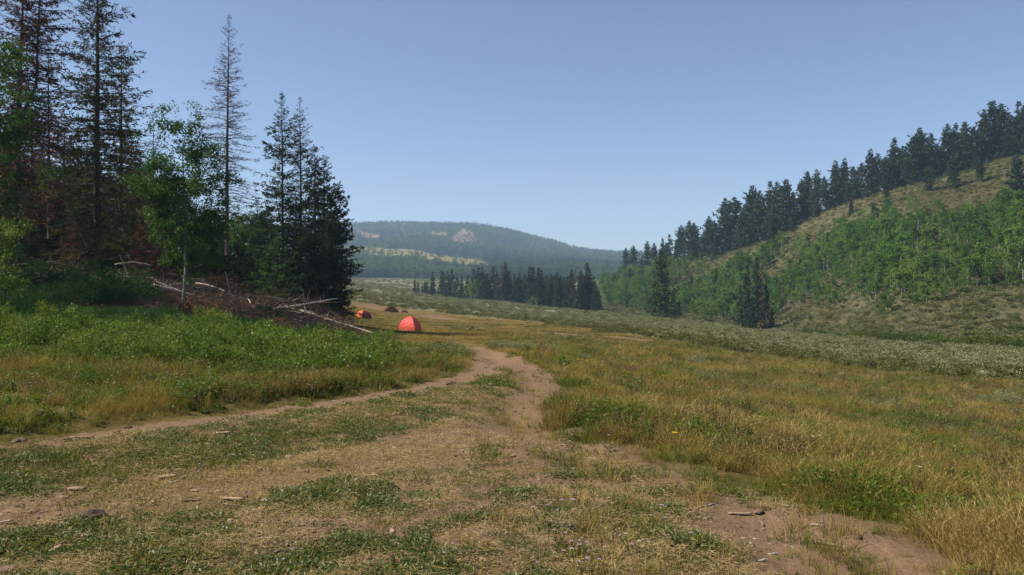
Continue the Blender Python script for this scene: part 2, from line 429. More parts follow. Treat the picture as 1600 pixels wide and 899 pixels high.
def ground_material():
    m, t, out = newmat('ground')
    tc = nd(t, 'ShaderNodeTexCoord').outputs['Object']
    a = nd(t, 'ShaderNodeAttribute', attribute_name='cover')
    s = nd(t, 'ShaderNodeSeparateColor'); t.links.new(a.outputs['Color'], s.inputs[0])
    hillf = a.outputs['Alpha']
    n_big = noise(t, .35, 5, tc)
    n_mid = noise(t, 2.6, 6, tc, .65)
    n_fine = noise(t, 26, 6, tc, .7)
    n_grit = noise(t, 120, 3, tc, .7)
    dirt = ramp(t, n_fine, [(.2, (.082,.051,.030)), (.5, (.165,.106,.063)), (.8, (.26,.172,.108))])
    dirt = mixc(t, mathn(t, 'MULTIPLY', n_grit, .55), dirt, (.23,.15,.095))
    dirt = mixc(t, ramp(t, n_mid, [(.42, (0,0,0)), (.62, (.6,.6,.6))]), dirt, (.16,.105,.066))
    grass = ramp(t, n_fine, [(.25, (.075,.055,.022)), (.5, (.155,.115,.05)), (.75, (.26,.19,.09))])
    grass = mixc(t, ramp(t, n_big, [(.4, (0,0,0)), (.6, (.5,.5,.5))]), grass, (.20,.125,.045))
    green = ramp(t, n_fine, [(.25, (.03,.027,.010)), (.5, (.07,.06,.02)), (.75, (.13,.105,.045))])  # soil and litter tones, with shade under the grass painted in
    sage = ramp(t, n_mid, [(.3, (.095,.09,.045)), (.5, (.165,.155,.09)), (.7, (.185,.175,.10))])
    hillc = ramp(t, n_mid, [(.3, (.027,.029,.011)), (.52, (.05,.043,.019)), (.74, (.092,.062,.037))])
    c = mixc(t, hillf, grass, hillc)
    c = mixc(t, s.outputs[1], c, green)
    c = mixc(t, s.outputs[2], c, sage)
    edge = mathn(t, 'ADD', s.outputs[0], mathn(t, 'MULTIPLY', mathn(t, 'SUBTRACT', n_fine, .5), mathn(t, 'MULTIPLY', mathn(t, 'MULTIPLY', s.outputs[0], 3.0, True), 1.1)), True)
    c = mixc(t, edge, c, dirt)
    p = nd(t, 'ShaderNodeBsdfDiffuse')
    t.links.new(c, p.inputs[0])
    b = nd(t, 'ShaderNodeBump'); b.inputs['Strength'].default_value = .8; b.inputs['Distance'].default_value = .03
    t.links.new(mathn(t, 'ADD', n_fine, mathn(t, 'MULTIPLY', n_grit, .3)), b.inputs['Height'])
    t.links.new(b.outputs[0], p.inputs['Normal'])
    t.links.new(p.outputs[0], out.inputs[0])
    return m
M['ground'] = ground_material()

def hill_material():
    m, t, out = newmat('distant_hill')
    tc = nd(t, 'ShaderNodeTexCoord').outputs['Object']
    a = nd(t, 'ShaderNodeAttribute', attribute_name='cover')
    s = nd(t, 'ShaderNodeSeparateColor'); t.links.new(a.outputs['Color'], s.inputs[0])
    n1 = noise(t, .02, 6, tc)
    c = ramp(t, n1, [(.3, (.03,.05,.02)), (.7, (.06,.085,.03))])
    c = mixc(t, s.outputs[0], c, ramp(t, n1, [(.3, (.14,.125,.045)), (.7, (.22,.18,.07))]))
    c = mixc(t, s.outputs[1], c, ramp(t, n1, [(.3, (.13,.085,.055)), (.7, (.23,.15,.10))]))
    p = nd(t, 'ShaderNodeBsdfDiffuse'); t.links.new(c, p.inputs[0])
    t.links.new(p.outputs[0], out.inputs[0])
    return m
M['hill'] = hill_material()

# ------------------------------------------------------------------ mesh building
class MB:
    def __init__(s): s.v, s.f, s.m, s.t, s.n = [], [], [], [], 0
    def add(s, v, f, mat=0, tint=.5):
        v = np.asarray(v, float).reshape(-1, 3); f = np.asarray(f, int)
        s.v.append(v); s.f.append(f + s.n); s.m.append(np.full(len(f), mat))
        s.t.append(np.broadcast_to(np.asarray(tint, float), (len(v),)).copy()); s.n += len(v)
    def mesh(s, name, mats, smooth=False):
        me = bpy.data.meshes.new(name)
        v = np.concatenate(s.v); nf = sum(len(f) for f in s.f)
        lv = np.concatenate([f.ravel() for f in s.f])
        tot = np.concatenate([np.full(len(f), f.shape[1]) for f in s.f])
        me.vertices.add(len(v)); me.vertices.foreach_set('co', v.astype(np.float32).ravel())
        me.loops.add(len(lv)); me.loops.foreach_set('vertex_index', lv.astype(np.int32))
        me.polygons.add(nf)
        me.polygons.foreach_set('loop_start', np.concatenate([[0], np.cumsum(tot)[:-1]]).astype(np.int32))
        me.polygons.foreach_set('material_index', np.concatenate(s.m).astype(np.int32))
        if smooth: me.polygons.foreach_set('use_smooth', np.ones(nf, bool))
        for mm in mats: me.materials.append(M[mm])
        at_ = me.attributes.new('tint', 'FLOAT', 'POINT')
        at_.data.foreach_set('value', np.concatenate(s.t).astype(np.float32))
        me.update(calc_edges=True)
        return me
    # ---- shapes
    def prisms(s, p0, p1, r0, r1, k=3, mat=0, tint=.5):
        p0, p1 = np.asarray(p0, float).reshape(-1, 3), np.asarray(p1, float).reshape(-1, 3)
        n = len(p0)
        if n == 0: return
        r0 = np.broadcast_to(np.asarray(r0, float), (n,)); r1 = np.broadcast_to(np.asarray(r1, float), (n,))
        d = p1 - p0; d = d / (np.linalg.norm(d, axis=1, keepdims=True) + 1e-9)
        a = np.where(np.abs(d[:, 2:3]) < .9, [[0, 0, 1.]], [[1., 0, 0]])
        u = np.cross(d, a); u /= np.linalg.norm(u, axis=1, keepdims=True) + 1e-9
        w_ = np.cross(d, u)
        an = np.arange(k) * 2 * np.pi / k
        ring = np.cos(an)[None, :, None] * u[:, None] + np.sin(an)[None, :, None] * w_[:, None]
        v = np.concatenate([p0[:, None] + ring * r0[:, None, None], p1[:, None] + ring * r1[:, None, None]], 1)
        i = np.arange(k); j = (i + 1) % k
        q = np.stack([i, j, j + k, i + k], 1)
        f = (np.arange(n) * 2 * k)[:, None, None] + q[None]
        tt = np.repeat(np.broadcast_to(np.asarray(tint, float), (n,)), 2 * k)
        s.add(v.reshape(-1, 3), f.reshape(-1, 4), mat, tt)
    def tube(s, pts, rad, k=6, mat=0, tint=.5, cap=True):
        pts = np.asarray(pts, float); n = len(pts)
        rad = np.broadcast_to(np.asarray(rad, float), (n,))
        tg = np.gradient(pts, axis=0); tg /= np.linalg.norm(tg, axis=1, keepdims=True) + 1e-9
        a = np.array([0, 0, 1.]) if abs(tg[n // 2][2]) < .8 else np.array([1., 0, 0])
        u = np.cross(tg, a); u /= np.linalg.norm(u, axis=1, keepdims=True) + 1e-9
        w_ = np.cross(tg, u)
        an = np.arange(k) * 2 * np.pi / k
        v = pts[:, None] + (np.cos(an)[None, :, None] * u[:, None] + np.sin(an)[None, :, None] * w_[:, None]) * rad[:, None, None]
        i = np.arange(k); j = (i + 1) % k
        q = np.stack([i, j, j + k, i + k], 1)
        f = ((np.arange(n - 1) * k)[:, None, None] + q[None]).reshape(-1, 4)
        s.add(v.reshape(-1, 3), f, mat, tint)
        if cap:
            for e, off in ((0, 0), (n - 1, (n - 1) * k)):
                base = s.n - n * k + off
                c = s.n
                s.add(pts[e][None], np.zeros((0, 3), int), mat, tint)
                tri = np.stack([i + base, j + base, np.full(k, c)], 1) if e else np.stack([j + base, i + base, np.full(k, c)], 1)
                s.f.append(tri); s.m.append(np.full(k, mat))
    def leaves(s, c, d, nrm, ln, wd, mat=0, tint=.5):
        """diamond leaves: from c along d, width across"""
        c, d, nrm = (np.asarray(q, float) for q in (c, d, nrm))
        n = len(c)
        if n == 0: return
        d = d / (np.linalg.norm(d, axis=1, keepdims=True) + 1e-9)
        sd = np.cross(d, nrm); sd /= np.linalg.norm(sd, axis=1, keepdims=True) + 1e-9
        up = np.cross(sd, d)
        ln = np.broadcast_to(np.asarray(ln, float), (n,))[:, None]; wd = np.broadcast_to(np.asarray(wd, float), (n,))[:, None]
        mid = c + d * ln * .45
        v = np.stack([c, mid + sd * wd * .5 + up * wd * .12, c + d * ln, mid - sd * wd * .5 + up * wd * .12], 1)
        f = np.arange(n)[:, None] * 4 + np.array([[0, 1, 2, 3]])
        s.add(v.reshape(-1, 3), f, mat, np.repeat(np.broadcast_to(np.asarray(tint, float), (n,)), 4))

def rdir(rng, n):
    v = rng.normal(size=(n, 3))
    return v / np.linalg.norm(v, axis=1, keepdims=True)

# ------------------------------------------------------------------ objects
def link(name, data, parent=None):
    o = bpy.data.objects.new(name, data)
    COL.objects.link(o)
    if parent is not None: o.parent = parent
    return o

def tag(o, label=None, cat=None, group=None, kind=None):
    for k, v in (('label', label), ('category', cat), ('group', group), ('kind', kind)):
        if v: o[k] = v
    return o

def ground_z(x, y): return float(th(np.array([x]), np.array([y]))[0])

def place(proto, name, x, y, label, cat, group=None, h=1.0, wid=None, rot=None, sink=.06, tilt=(0, 0), z=None):
    """a thing made of shared part meshes, standing on the ground"""
    wid = h if wid is None else wid
    zz = ground_z(x, y) - sink if z is None else z
    rz = random.uniform(0, 6.28) if rot is None else rot
    if len(proto) == 1:
        o = link(name, proto[0][1])
    else:
        o = link(name, None)
        o.empty_display_size = .2
        for pn, me in proto: link(pn, me, o)
    o.location = (x, y, zz); o.rotation_euler = (tilt[0], tilt[1], rz); o.scale = (wid, wid, h)
    return tag(o, label, cat, group)

# ------------------------------------------------------------------ ground sheet
def build_ground():
    s0, s1 = .9, 905.0
    C0 = 2.6                                         # rays meet a little behind the camera, so the sheet runs under it
    rows = np.exp(np.arange(math.log(s0), math.log(s1), .0095))
    us = np.concatenate([np.linspace(-1.9, -.82, 70, endpoint=False), np.arange(-.82, .82, .0036), np.linspace(.82, 1.6, 50)])
    S, U = np.meshgrid(rows, us, indexing='ij')
    Y = S - C0 * sstep(-S, -60, -8)                    # offset fades with distance
    X = U * S
    X, Y = X.ravel(), Y.ravel()
    Z = th(X, Y)
    dirt, green, grey, hill, bank, mead, fg, px, py = masks(X, Y)
    nr, nc = len(rows), len(us)
    i, j = np.meshgrid(np.arange(nr - 1), np.arange(nc - 1), indexing='ij')
    a = (i * nc + j).ravel()
    f = np.stack([a, a + 1, a + nc + 1, a + nc], 1)
    onroad = (dirt > .62) & (Y < 140) & ((dist_line(X, Y, RUT_A) < 1.0) | (dist_line(X, Y, RUT_B) < .8) | (dist_line(X, Y, RUT_C) < .9) | (Y > 55))
    isr = onroad[f].sum(1) >= 3
    for name, sel, lab in (('ground', ~isr, None), ('dirt_track', isr, None)):
        ff = f[sel]
        used, inv = np.unique(ff, return_inverse=True)
        mb = MB(); mb.add(np.stack([X, Y, Z], 1)[used], inv.reshape(ff.shape))
        me = mb.mesh(name, ['ground'], True)
        ca = me.attributes.new('cover', 'FLOAT_COLOR', 'POINT')
        ca.data.foreach_set('color', np.stack([dirt, green, grey, hill], 1)[used].astype(np.float32).ravel())
        o = link(name, me); tag(o, kind='structure')
build_ground()

HP = {}
def hillprof(top, foot, mid):
    return [(860, foot), (1000, foot + (mid - foot) * .30), (1300, foot + (mid - foot) * .8), (1550, mid), (1800, mid + (top - mid) * .33), (2100, mid + (top - mid) * .66), (2500, top), (2900, top + 12), (3600, top + 40)]
for px_, top, foot, mid in ((-1500,420,446,432),(-300,385,442,412),(300,362,440,400),(460,356,439,396),(540,352,438.5,393),(600,350,439,393),(650,350,439.5,395),(740,354,442,402),(800,366,444,407),(860,381,445,412),(920,391,446,416),(975,396,447,420),(1050,398,448,424),(1300,404,449,430),(2800,430,449,440)):
    HP[px_] = [(d, CAMZ - (p - 449.5) / F * d) for d, p in hillprof(top, foot, mid)]
HLG = np.linspace(math.log(860), math.log(3600), 90)
HTAB = make_table(HP, HLG, UG)
def hill_h(x, y):
    d = np.maximum(y, 860.)
    return bilin(HTAB, HLG, UG, x / d, np.log(d)) * (d + 10) + (fbm(x * .004, y * .004, 77, 4) - .5) * 26 * sstep(d, 880, 1300)
YELLOW = [(530,386),(600,388),(655,391),(668,396),(700,401),(745,406),(775,414),(730,414),(690,408),(630,403),(560,395),(530,393)]
PINK = [[(700,376),(712,366),(722,357),(733,360),(744,372),(735,377),(715,378)], [(555,358),(567,362),(580,366),(596,368),(585,372),(568,371)], [(676,364),(700,365),(700,368),(680,368)]]
def hill_masks(x, y):
    px, py = proj(x, y, hill_h(x, y))
    wob = (fbm(x * .02, y * .02, 81, 4) - .5) * 16
    yel = inpoly(px + wob * .5, py + wob * .16, YELLOW)
    pink = np.zeros_like(yel)
    for p in PINK: pink |= inpoly(px + wob, py + wob * .4, p)
    return yel & (y < 2300), pink & (y > 1500), px + wob, py + wob * .4
def build_hill():
    rows = np.exp(np.arange(math.log(862), math.log(3600), .012))
    us = np.concatenate([np.linspace(-1.8, -.3, 60, endpoint=False), np.arange(-.3, .3, .003), np.linspace(.3, 1.55, 50)])
    S, U = np.meshgrid(rows, us, indexing='ij')
    X, Y = (U * S).ravel(), S.ravel()
    Z = hill_h(X, Y)
    yel, pink, _, _ = hill_masks(X, Y)
    nr, nc = len(rows), len(us)
    i, j = np.meshgrid(np.arange(nr - 1), np.arange(nc - 1), indexing='ij')
    a = (i * nc + j).ravel()
    mb = MB(); mb.add(np.stack([X, Y, Z], 1), np.stack([a, a + 1, a + nc + 1, a + nc], 1))
    me = mb.mesh('hill', ['hill'], True)
    ca = me.attributes.new('cover', 'FLOAT_COLOR', 'POINT')
    ca.data.foreach_set('color', np.stack([yel, pink, 0 * yel, 0 * yel + 1], 1).astype(np.float32).ravel())
    tag(link('hill', me), kind='structure')
build_hill()

# ------------------------------------------------------------------ scattering of what nobody could count
def scatter(name, meshes, P, rot, scl, pick, hue, tiltv=None):
    """one object whose geometry nodes set the given meshes on points"""
    n = len(P)
    me = bpy.data.meshes.new(name)
    me.vertices.add(n); me.vertices.foreach_set('co', np.asarray(P, np.float32).ravel())
    def at_(nm, ty, field, arr):
        a = me.attributes.new(nm, ty, 'POINT'); a.data.foreach_set(field, np.asarray(arr).ravel())
    R3 = np.zeros((n, 3), np.float32)
    if tiltv is not None: R3[:, 0] = tiltv
    R3[:, 2] = rot
    at_('rotv', 'FLOAT_VECTOR', 'vector', R3)
    sc = np.asarray(scl, np.float32)
    if sc.ndim == 1: sc = np.stack([sc] * 3, 1)
    at_('sclv', 'FLOAT_VECTOR', 'vector', sc.astype(np.float32))
    at_('pick', 'INT', 'value', np.asarray(pick, np.int32))
    at_('hue', 'FLOAT', 'value', np.asarray(hue, np.float32))
    o = link(name, me)
    tag(o, kind='stuff')
    g = bpy.data.node_groups.new(name, 'GeometryNodeTree')
    g.interface.new_socket('Geometry', in_out='INPUT', socket_type='NodeSocketGeometry')
    g.interface.new_socket('Geometry', in_out='OUTPUT', socket_type='NodeSocketGeometry')
    gi, go = g.nodes.new('NodeGroupInput'), g.nodes.new('NodeGroupOutput')
    ip = g.nodes.new('GeometryNodeInstanceOnPoints')
    jn = g.nodes.new('GeometryNodeJoinGeometry')
    for m_ in reversed(meshes):
        src = bpy.data.objects.new(m_.name, m_)
        oi = g.nodes.new('GeometryNodeObjectInfo'); oi.inputs['Object'].default_value = src
        oi.inputs['As Instance'].default_value = True
        g.links.new(oi.outputs['Geometry'], jn.inputs[0])
    def named(nm, ty):
        k = g.nodes.new('GeometryNodeInputNamedAttribute'); k.data_type = ty; k.inputs['Name'].default_value = nm
        return k.outputs[0]
    g.links.new(gi.outputs[0], ip.inputs['Points'])
    g.links.new(jn.outputs[0], ip.inputs['Instance'])
    ip.inputs['Pick Instance'].default_value = True
    g.links.new(named('pick', 'INT'), ip.inputs['Instance Index'])
    e2r = g.nodes.new('FunctionNodeEulerToRotation')
    g.links.new(named('rotv', 'FLOAT_VECTOR'), e2r.inputs[0])
    g.links.new(e2r.outputs[0], ip.inputs['Rotation'])
    g.links.new(named('sclv', 'FLOAT_VECTOR'), ip.inputs['Scale'])
    g.links.new(ip.outputs[0], go.inputs[0])
    md = o.modifiers.new('scatter', 'NODES'); md.node_group = g
    return o

def spread_pts(rng, n, u0, u1, d0, d1):
    u = rng.uniform(u0, u1, n); d = np.exp(rng.uniform(math.log(d0), math.log(d1), n))
    return u * d, d

# ---- small plant meshes
def tuft(rng, n, h, rad, lean, wd, mat, heads=0.0, name='tuft'):
    mb = MB()
    a = rng.uniform(0, 6.283, n); r = rad * np.sqrt(rng.random(n))
    b = np.stack([r * np.cos(a), r * np.sin(a), np.full(n, -.02)], 1)
    la = a + rng.normal(0, .8, n); L = lean * rng.uniform(.3, 1.4, n)
    hh = h * (.3 + .85 * rng.random(n) ** 1.3)
    dirv = np.stack([np.cos(la), np.sin(la), 0 * la], 1)
    mid = b + dirv * (L * hh * .3)[:, None] + np.array([0, 0, 1.]) * (hh * .6)[:, None]
    tip = b + dirv * (L * hh * 1.0)[:, None] + np.array([0, 0, 1.]) * hh[:, None]
    fa = rng.uniform(0, 6.283, n); sd = np.stack([np.cos(fa), np.sin(fa), 0 * fa], 1)
    W = (wd * rng.uniform(.6, 1.3, n))[:, None]
    v = np.stack([b - sd * W * .5, b + sd * W * .5, mid + sd * W * .42, mid - sd * W * .42, tip], 1)
    o = np.arange(n)[:, None] * 5
    t = np.repeat(rng.random(n), 5)
    mb.add(v.reshape(-1, 3), o + np.array([[0, 1, 2, 3]]), 0, t)
    mb.f.append(o + np.array([[3, 2, 4]])); mb.m.append(np.zeros(n, int))
    if heads:
        k = rng.random(n) < heads
        m_ = int(k.sum())
        if m_:
            d = (tip - mid)[k]
            mb.leaves(tip[k] - d * .25, d, sd[k], h * rng.uniform(.10, .18, m_), wd * 1.5, 0, rng.uniform(.6, 1, m_))
    return mb.mesh(name, [mat])

def forb_mesh(rng, n, rad, h, ls, mat, name='low_forb'):
    mb = MB()
    a = rng.uniform(0, 6.283, n); r = rad * np.sqrt(rng.random(n))
    c = np.stack([r * np.cos(a), r * np.sin(a), h * rng.random(n) * (1.05 - (r / rad) ** 2)], 1)
    d = np.stack([np.cos(a), np.sin(a), rng.uniform(-.2, .9, n)], 1) + rng.normal(0, .5, (n, 3))
    mb.leaves(c, d, rdir(rng, n) + np.array([0, 0, 1.2]), ls * rng.uniform(.6, 1.3, n), ls * .45 * rng.uniform(.7, 1.2, n), 0, rng.random(n))
    return mb.mesh(name, [mat])

def herb_mesh(rng, ns, h, ls, mat, name='leafy_herb'):
    mb = MB()
    for _ in range(ns):
        a = rng.uniform(0, 6.283); r = rng.uniform(0, .08)
        b = np.array([r * math.cos(a), r * math.sin(a), -.02]); hh = h * rng.uniform(.6, 1.1)
        tip = b + np.array([rng.normal(0, .06), rng.normal(0, .06), hh])
        mb.prisms([b], [tip], .003, .0015, 3, 0, .2)
        k = 14
        s_ = rng.uniform(.15, 1, k)[:, None]
        c = b + (tip - b) * s_
        aa = rng.uniform(0, 6.283, k)
        d = np.stack([np.cos(aa), np.sin(aa), rng.uniform(-.1, .8, k)], 1)
        mb.leaves(c, d, np.tile([0, 0, 1.], (k, 1)) + rdir(rng, k) * .5, ls * rng.uniform(.6, 1.2, k), ls * .35, 0, rng.random(k))
    return mb.mesh(name, [mat])

def straw_mesh(rng, n, rad, ln, name='straw'):
    mb = MB()
    c = np.stack([rng.uniform(-rad, rad, n), rng.uniform(-rad, rad, n), rng.uniform(.002, .03, n)], 1)
    a = rng.uniform(0, 6.283, n)
    d = np.stack([np.cos(a), np.sin(a), rng.normal(0, .18, n)], 1)
    mb.leaves(c, d, np.tile([0, 0, 1.], (n, 1)) + rdir(rng, n) * .6, ln * rng.uniform(.4, 1.3, n), .0032, 0, rng.random(n))
    return mb.mesh(name, ['straw'])

def rock_mesh(rng, mat, flat=.6, name='stone', sub=2):
    import bmesh
    bm = bmesh.new(); bmesh.ops.create_icosphere(bm, subdivisions=sub, radius=1)
    off = rng.uniform(0, 50, 3)
    for v in bm.verts:
        p = v.co
        n_ = vnoise(p.x * 1.3 + off[0] + p.z, p.y * 1.3 + off[1] - p.z, 5) - .5
        n2 = vnoise(p.x * 3 + off[2], p.y * 3 + p.z * 3, 6) - .5
        p *= 1 + .65 * float(n_) + .25 * float(n2)
        p.z *= flat
    me = bpy.data.meshes.new(name); bm.to_mesh(me); bm.free(); me.materials.append(M[mat])
    return me

rng = np.random.default_rng(7)

def scatter_grass():
    dry = [tuft(rng, 44, rng.uniform(.20, .30), .085, .8, .0046, 'dry', .22, 'dry_grass_tuft') for _ in range(4)]
    grn = [tuft(rng, 46, rng.uniform(.16, .25), .09, .85, .0052, 'grass', .12, 'green_grass_tuft') for _ in range(4)]
    hrb = [herb_mesh(rng, 5, .22, .05, 'leaf_shrub') for _ in range(2)]
    # right-hand meadow ----------------------------------------------------
    gry = [herb_mesh(rng, 9, .2, .03, 'sage', 'grey_herb') for _ in range(2)]
    wed = [herb_mesh(rng, 6, .24, .03, 'weed', 'brown_weed') for _ in range(2)]
    def meadow(name, n, u0, u1, d0, d1, inside, dry_bias, big, off, herbs, weeds, wobble=30):
        x, y = spread_pts(rng, n, u0, u1, d0, d1)
        px, py = proj(x, y, base_h(x, y))
        wob = (fbm(x * .9, y * .9, 91, 3) - .5) * wobble * np.clip(14 / y, .1, 2)
        px, py = px + wob, py + wob * .5
        k = inside(px, py, x, y)
        x, y, px, py = x[k], y[k], px[k], py[k]
        q = np.clip(9 / y, .2, 2)
        e1 = inside(px + off[0] * q, py + off[1] * q, x, y)
        e2 = inside(px + off[0] * 2.6 * q, py + off[1] * 2.6 * q, x, y)
        gap = fbm(x * 2.4, y * 2.4, 191, 3)
        k = rng.random(len(x)) < (.30 + .3 * e1 + .4 * e2) * np.clip(.05 + 3.6 * (gap - .32), .04, 1)
        x, y, px, py, e1, e2 = x[k], y[k], px[k], py[k], e1[k], e2[k]
        m_ = len(x)
        patch = fbm(x * .40, y * .40, 101, 4)
        patch2 = fbm(x * 1.8, y * 1.8, 111, 3)
        isg = rng.random(m_) < np.clip(dry_bias(py) + (patch - .5) * 2.5 + .12 * sstep(y, 14, 40) + (patch2 - .5) * 5.5, .04, .96)
        r_ = rng.random(m_)
        herb = r_ < herbs * np.where(isg, 1.5, .4) * np.clip(.4 + (patch2 - .35) * 4, 0, 2)
        weed = ~herb & (rng.random(m_) < weeds * np.clip((fbm(x * .7, y * .7, 201, 3) - .42) * 8, 0, 3))
        grey_ = ~herb & ~weed & (rng.random(m_) < .34 * sstep(fbm(x * .35 + 7, y * .35, 241, 3), .46, .66) * sstep(y, 7, 22))
        pick = np.where(grey_, 12 + rng.integers(0, 2, m_), 0)
        pick = np.where(grey_, pick, np.where(herb, 8 + rng.integers(0, 2, m_), np.where(weed, 10 + rng.integers(0, 2, m_), np.where(isg, 4, 0) + rng.integers(0, 4, m_))))
        tall = fbm(x * .8, y * .8, 211, 3)
        s_ = rng.uniform(.55, 1.3, m_) * (1 + big * sstep(y, 8, 60)) * (.35 + 1.15 * tall) * (.5 + .2 * e1 + .3 * e2)
        s_ = s_ * .88
        sz = s_ * rng.uniform(.6, 1.3, m_)
        sxy = s_ * (1.1 + .8 * sstep(y, 10, 50))
        hue = np.clip(.45 + (fbm(x * .5, y * .5, 121, 3) - .5) * 2.0 + (patch2 - .5) * 1.0 + rng.normal(0, .2, m_), 0, 1)
        scatter(name, dry + grn + hrb + wed + gry, np.stack([x, y, th(x, y) - .01], 1), rng.uniform(0, 6.28, m_), np.stack([sxy, sxy, sz], 1), pick, hue, rng.normal(0, .32, m_))
    meadow('meadow_grass', 108000, -.05, .95, 3.4, 75, lambda px, py, x, y: inpoly(px, py, MEADOW) & ~(inpoly(px, py, SAGE) & (y > 45)) & (dist_line(x, y, RUT_D) > 2.4), lambda py: .34, .35, (-8, 5), .10, .22)
    meadow('bank_grass', 66000, -.92, .0, 7, 48, lambda px, py, x, y: inpoly(px, py, BANK), lambda py: np.interp(py, [545, 585, 640], [.95, .80, .76]), .3, (1, 4), .2, .10, 10)
    # short grass of the camp flat and along the track ------------------------
    sh = [tuft(rng, 30, .08, .09, .8, .005, 'turf', 0, 'turf_tuft') for _ in range(3)] + [tuft(rng, 24, .10, .09, .9, .0045, 'dry', .1, 'dry_turf_tuft') for _ in range(2)]
    x, y = spread_pts(rng, 60000, -.3, .25, 13, 150)
    px, py = proj(x, y, base_h(x, y))
    dirt, green, grey, hill, bank, mead, fg, _, _ = masks(x, y)
    k = ~bank & (rng.random(len(x)) > dirt * 1.25) & (grey < .5)
    x, y = x[k], y[k]; m_ = len(x)
    p_ = fbm(x * .22, y * .22, 131, 4)
    isg = rng.random(m_) < np.clip(.42 + (p_ - .5) * 4, .05, .95)
    s_ = rng.uniform(.7, 1.5, m_) * (1 + 1.2 * sstep(y, 15, 90))
    scatter('camp_grass', sh, np.stack([x, y, th(x, y) - .005], 1), rng.uniform(0, 6.28, m_), s_, np.where(isg, rng.integers(0, 3, m_), 3 + rng.integers(0, 2, m_)), np.clip(.5 + rng.normal(0, .2, m_), 0, 1))
    # trodden foreground: turf, broad-leaved forbs, straw ---------------------------
    fb = [forb_mesh(rng, 80, .12, .045, .027, 'forb') for _ in range(4)]
    st = [straw_mesh(rng, 30, .11, .055) for _ in range(4)]
    x, y = spread_pts(rng, 90000, -.84, .6, 3.0, 24)
    dirt, green, grey, hill, bank, mead, fg, px, py = masks(x, y)
    road = np.minimum(np.minimum(dist_line(x, y, RUT_A) / .72, dist_line(x, y, RUT_B) / .45), dist_line(x, y, RUT_C) / .62 + .9 * (dirt < .7))
    pf = fbm(x * 2.4, y * 2.4, 141, 4)
    pf2 = fbm(x * 5.5, y * 5.5, 151, 3)
    cov = pf * .7 + pf2 * .3
    u = rng.random(len(x))
    right = sstep(px, 450, 1000)
    u = u + .5 * (1 - sstep(dist_line(x, y, RUT_B2), .2, .7))
    keep_f = fg & (u < (.065 + .20 * sstep(cov, .37 + .05 * right, .76)) * (1 - .3 * right)) & (road > 1.0)
    q = np.where(keep_f)[0]
    scatter('low_forbs', fb, np.stack([x, y, th(x, y)], 1)[q], rng.uniform(0, 6.28, len(q)), rng.uniform(.4, 1.1, len(q)) * (.55 + .6 * sstep(cov[q], .42, .6)) * (1 + .4 * sstep(y[q], 6, 16)), rng.integers(0, 4, len(q)), rng.random(len(q)))
    strip = dist_line(x, y, wline([(0,735),(200,715),(400,690),(560,655),(700,635),(790,612)]))
    v = rng.random(len(x))
    kt = fg & (road > .95) & (v < np.clip(.38 * (1 - sstep(strip + (pf - .5) * 2.5, .35, 1.2)) + .28 * sstep(green + (pf2 - .5), .35, .8), 0, 1)) & ~keep_f
    q = np.where(kt)[0]
    scatter('turf_patches', sh[:3], np.stack([x, y, th(x, y) - .004], 1)[q], rng.uniform(0, 6.28, len(q)), rng.uniform(.5, 1.0, len(q)), rng.integers(0, 3, len(q)), rng.random(len(q)))
    ks = fg & (rng.random(len(x)) < np.clip(.10 + .6 * sstep(fbm(x * 1.3 + 40, y * 1.3, 161, 4), .40, .66), 0, .42)) & (road > .8) & ~keep_f
    q = np.where(ks)[0]
    dr = tuft(rng, 22, .10, .06, .9, .0035, 'dry', .1, 'sparse_dry_tuft'), tuft(rng, 18, .07, .07, 1.1, .0035, 'straw', 0, 'straw_tuft')
    scatter('dry_thatch', st + list(dr), np.stack([x, y, th(x, y)], 1)[q], rng.uniform(0, 6.28, len(q)), rng.uniform(.6, 1.4, len(q)), rng.integers(0, 6, len(q)), rng.random(len(q)))
    xs, ys = spread_pts(rng, 8000, -.2, .6, 3.2, 16)
    d2, _, _, _, _, _, fg2, px2, py2 = masks(xs, ys)
    q = np.where(fg2 & (px2 > 760) & (rng.random(len(xs)) < .2 * inpoly(px2 + 40, py2 - 26, MEADOW) + .10 * sstep(fbm(xs * 1.5, ys * 1.5, 221, 3), .42, .62)))[0]
    scatter('stray_grass', dry[:2] + grn[:2], np.stack([xs, ys, th(xs, ys) - .006], 1)[q], rng.uniform(0, 6.28, len(q)), rng.uniform(.3, .85, len(q)), rng.integers(0, 4, len(q)), np.clip(.5 + rng.normal(0, .25, len(q)), 0, 1), rng.normal(0, .2, len(q)))
    # grit and small clods
    rk = [rock_mesh(rng, mm, .6, 'pebble', 1) for mm in ('stone', 'clod', 'clod', 'stone', 'clod')]
    x, y = spread_pts(rng, 46000, -.84, .6, 3.0, 26)
    dirt, green, grey, hill, bank, mead, fg, px, py = masks(x, y)
    k = fg & (rng.random(len(x)) < .10 + .6 * dirt * sstep(fbm(x * 2, y * 2, 171, 3), .4, .6))
    x, y = x[k], y[k]; m_ = len(x)
    scatter('gravel', rk, np.stack([x, y, th(x, y)], 1), rng.uniform(0, 6.28, m_), .004 + .016 * rng.random(m_) ** 3 * (1 + .6 * sstep(y, 6, 15)), rng.integers(0, 5, m_), rng.random(m_))
    # bark flakes and chips too small to pick apart
    ch = [rock_mesh(rng, mm, .5, 'flake', 1) for mm in ('wood', 'wood', 'clod', 'deadwood')]
    x, y = spread_pts(rng, 9000, -.84, .6, 3.0, 20)
    dirt, green, grey, hill, bank, mead, fg, px, py = masks(x, y)
    k = fg & (rng.random(len(x)) < .12 + .55 * (1 - sstep(px, 300, 800)) * sstep(fbm(x * .8, y * .8, 231, 3), .4, .6))
    x, y = x[k], y[k]; m_ = len(x)
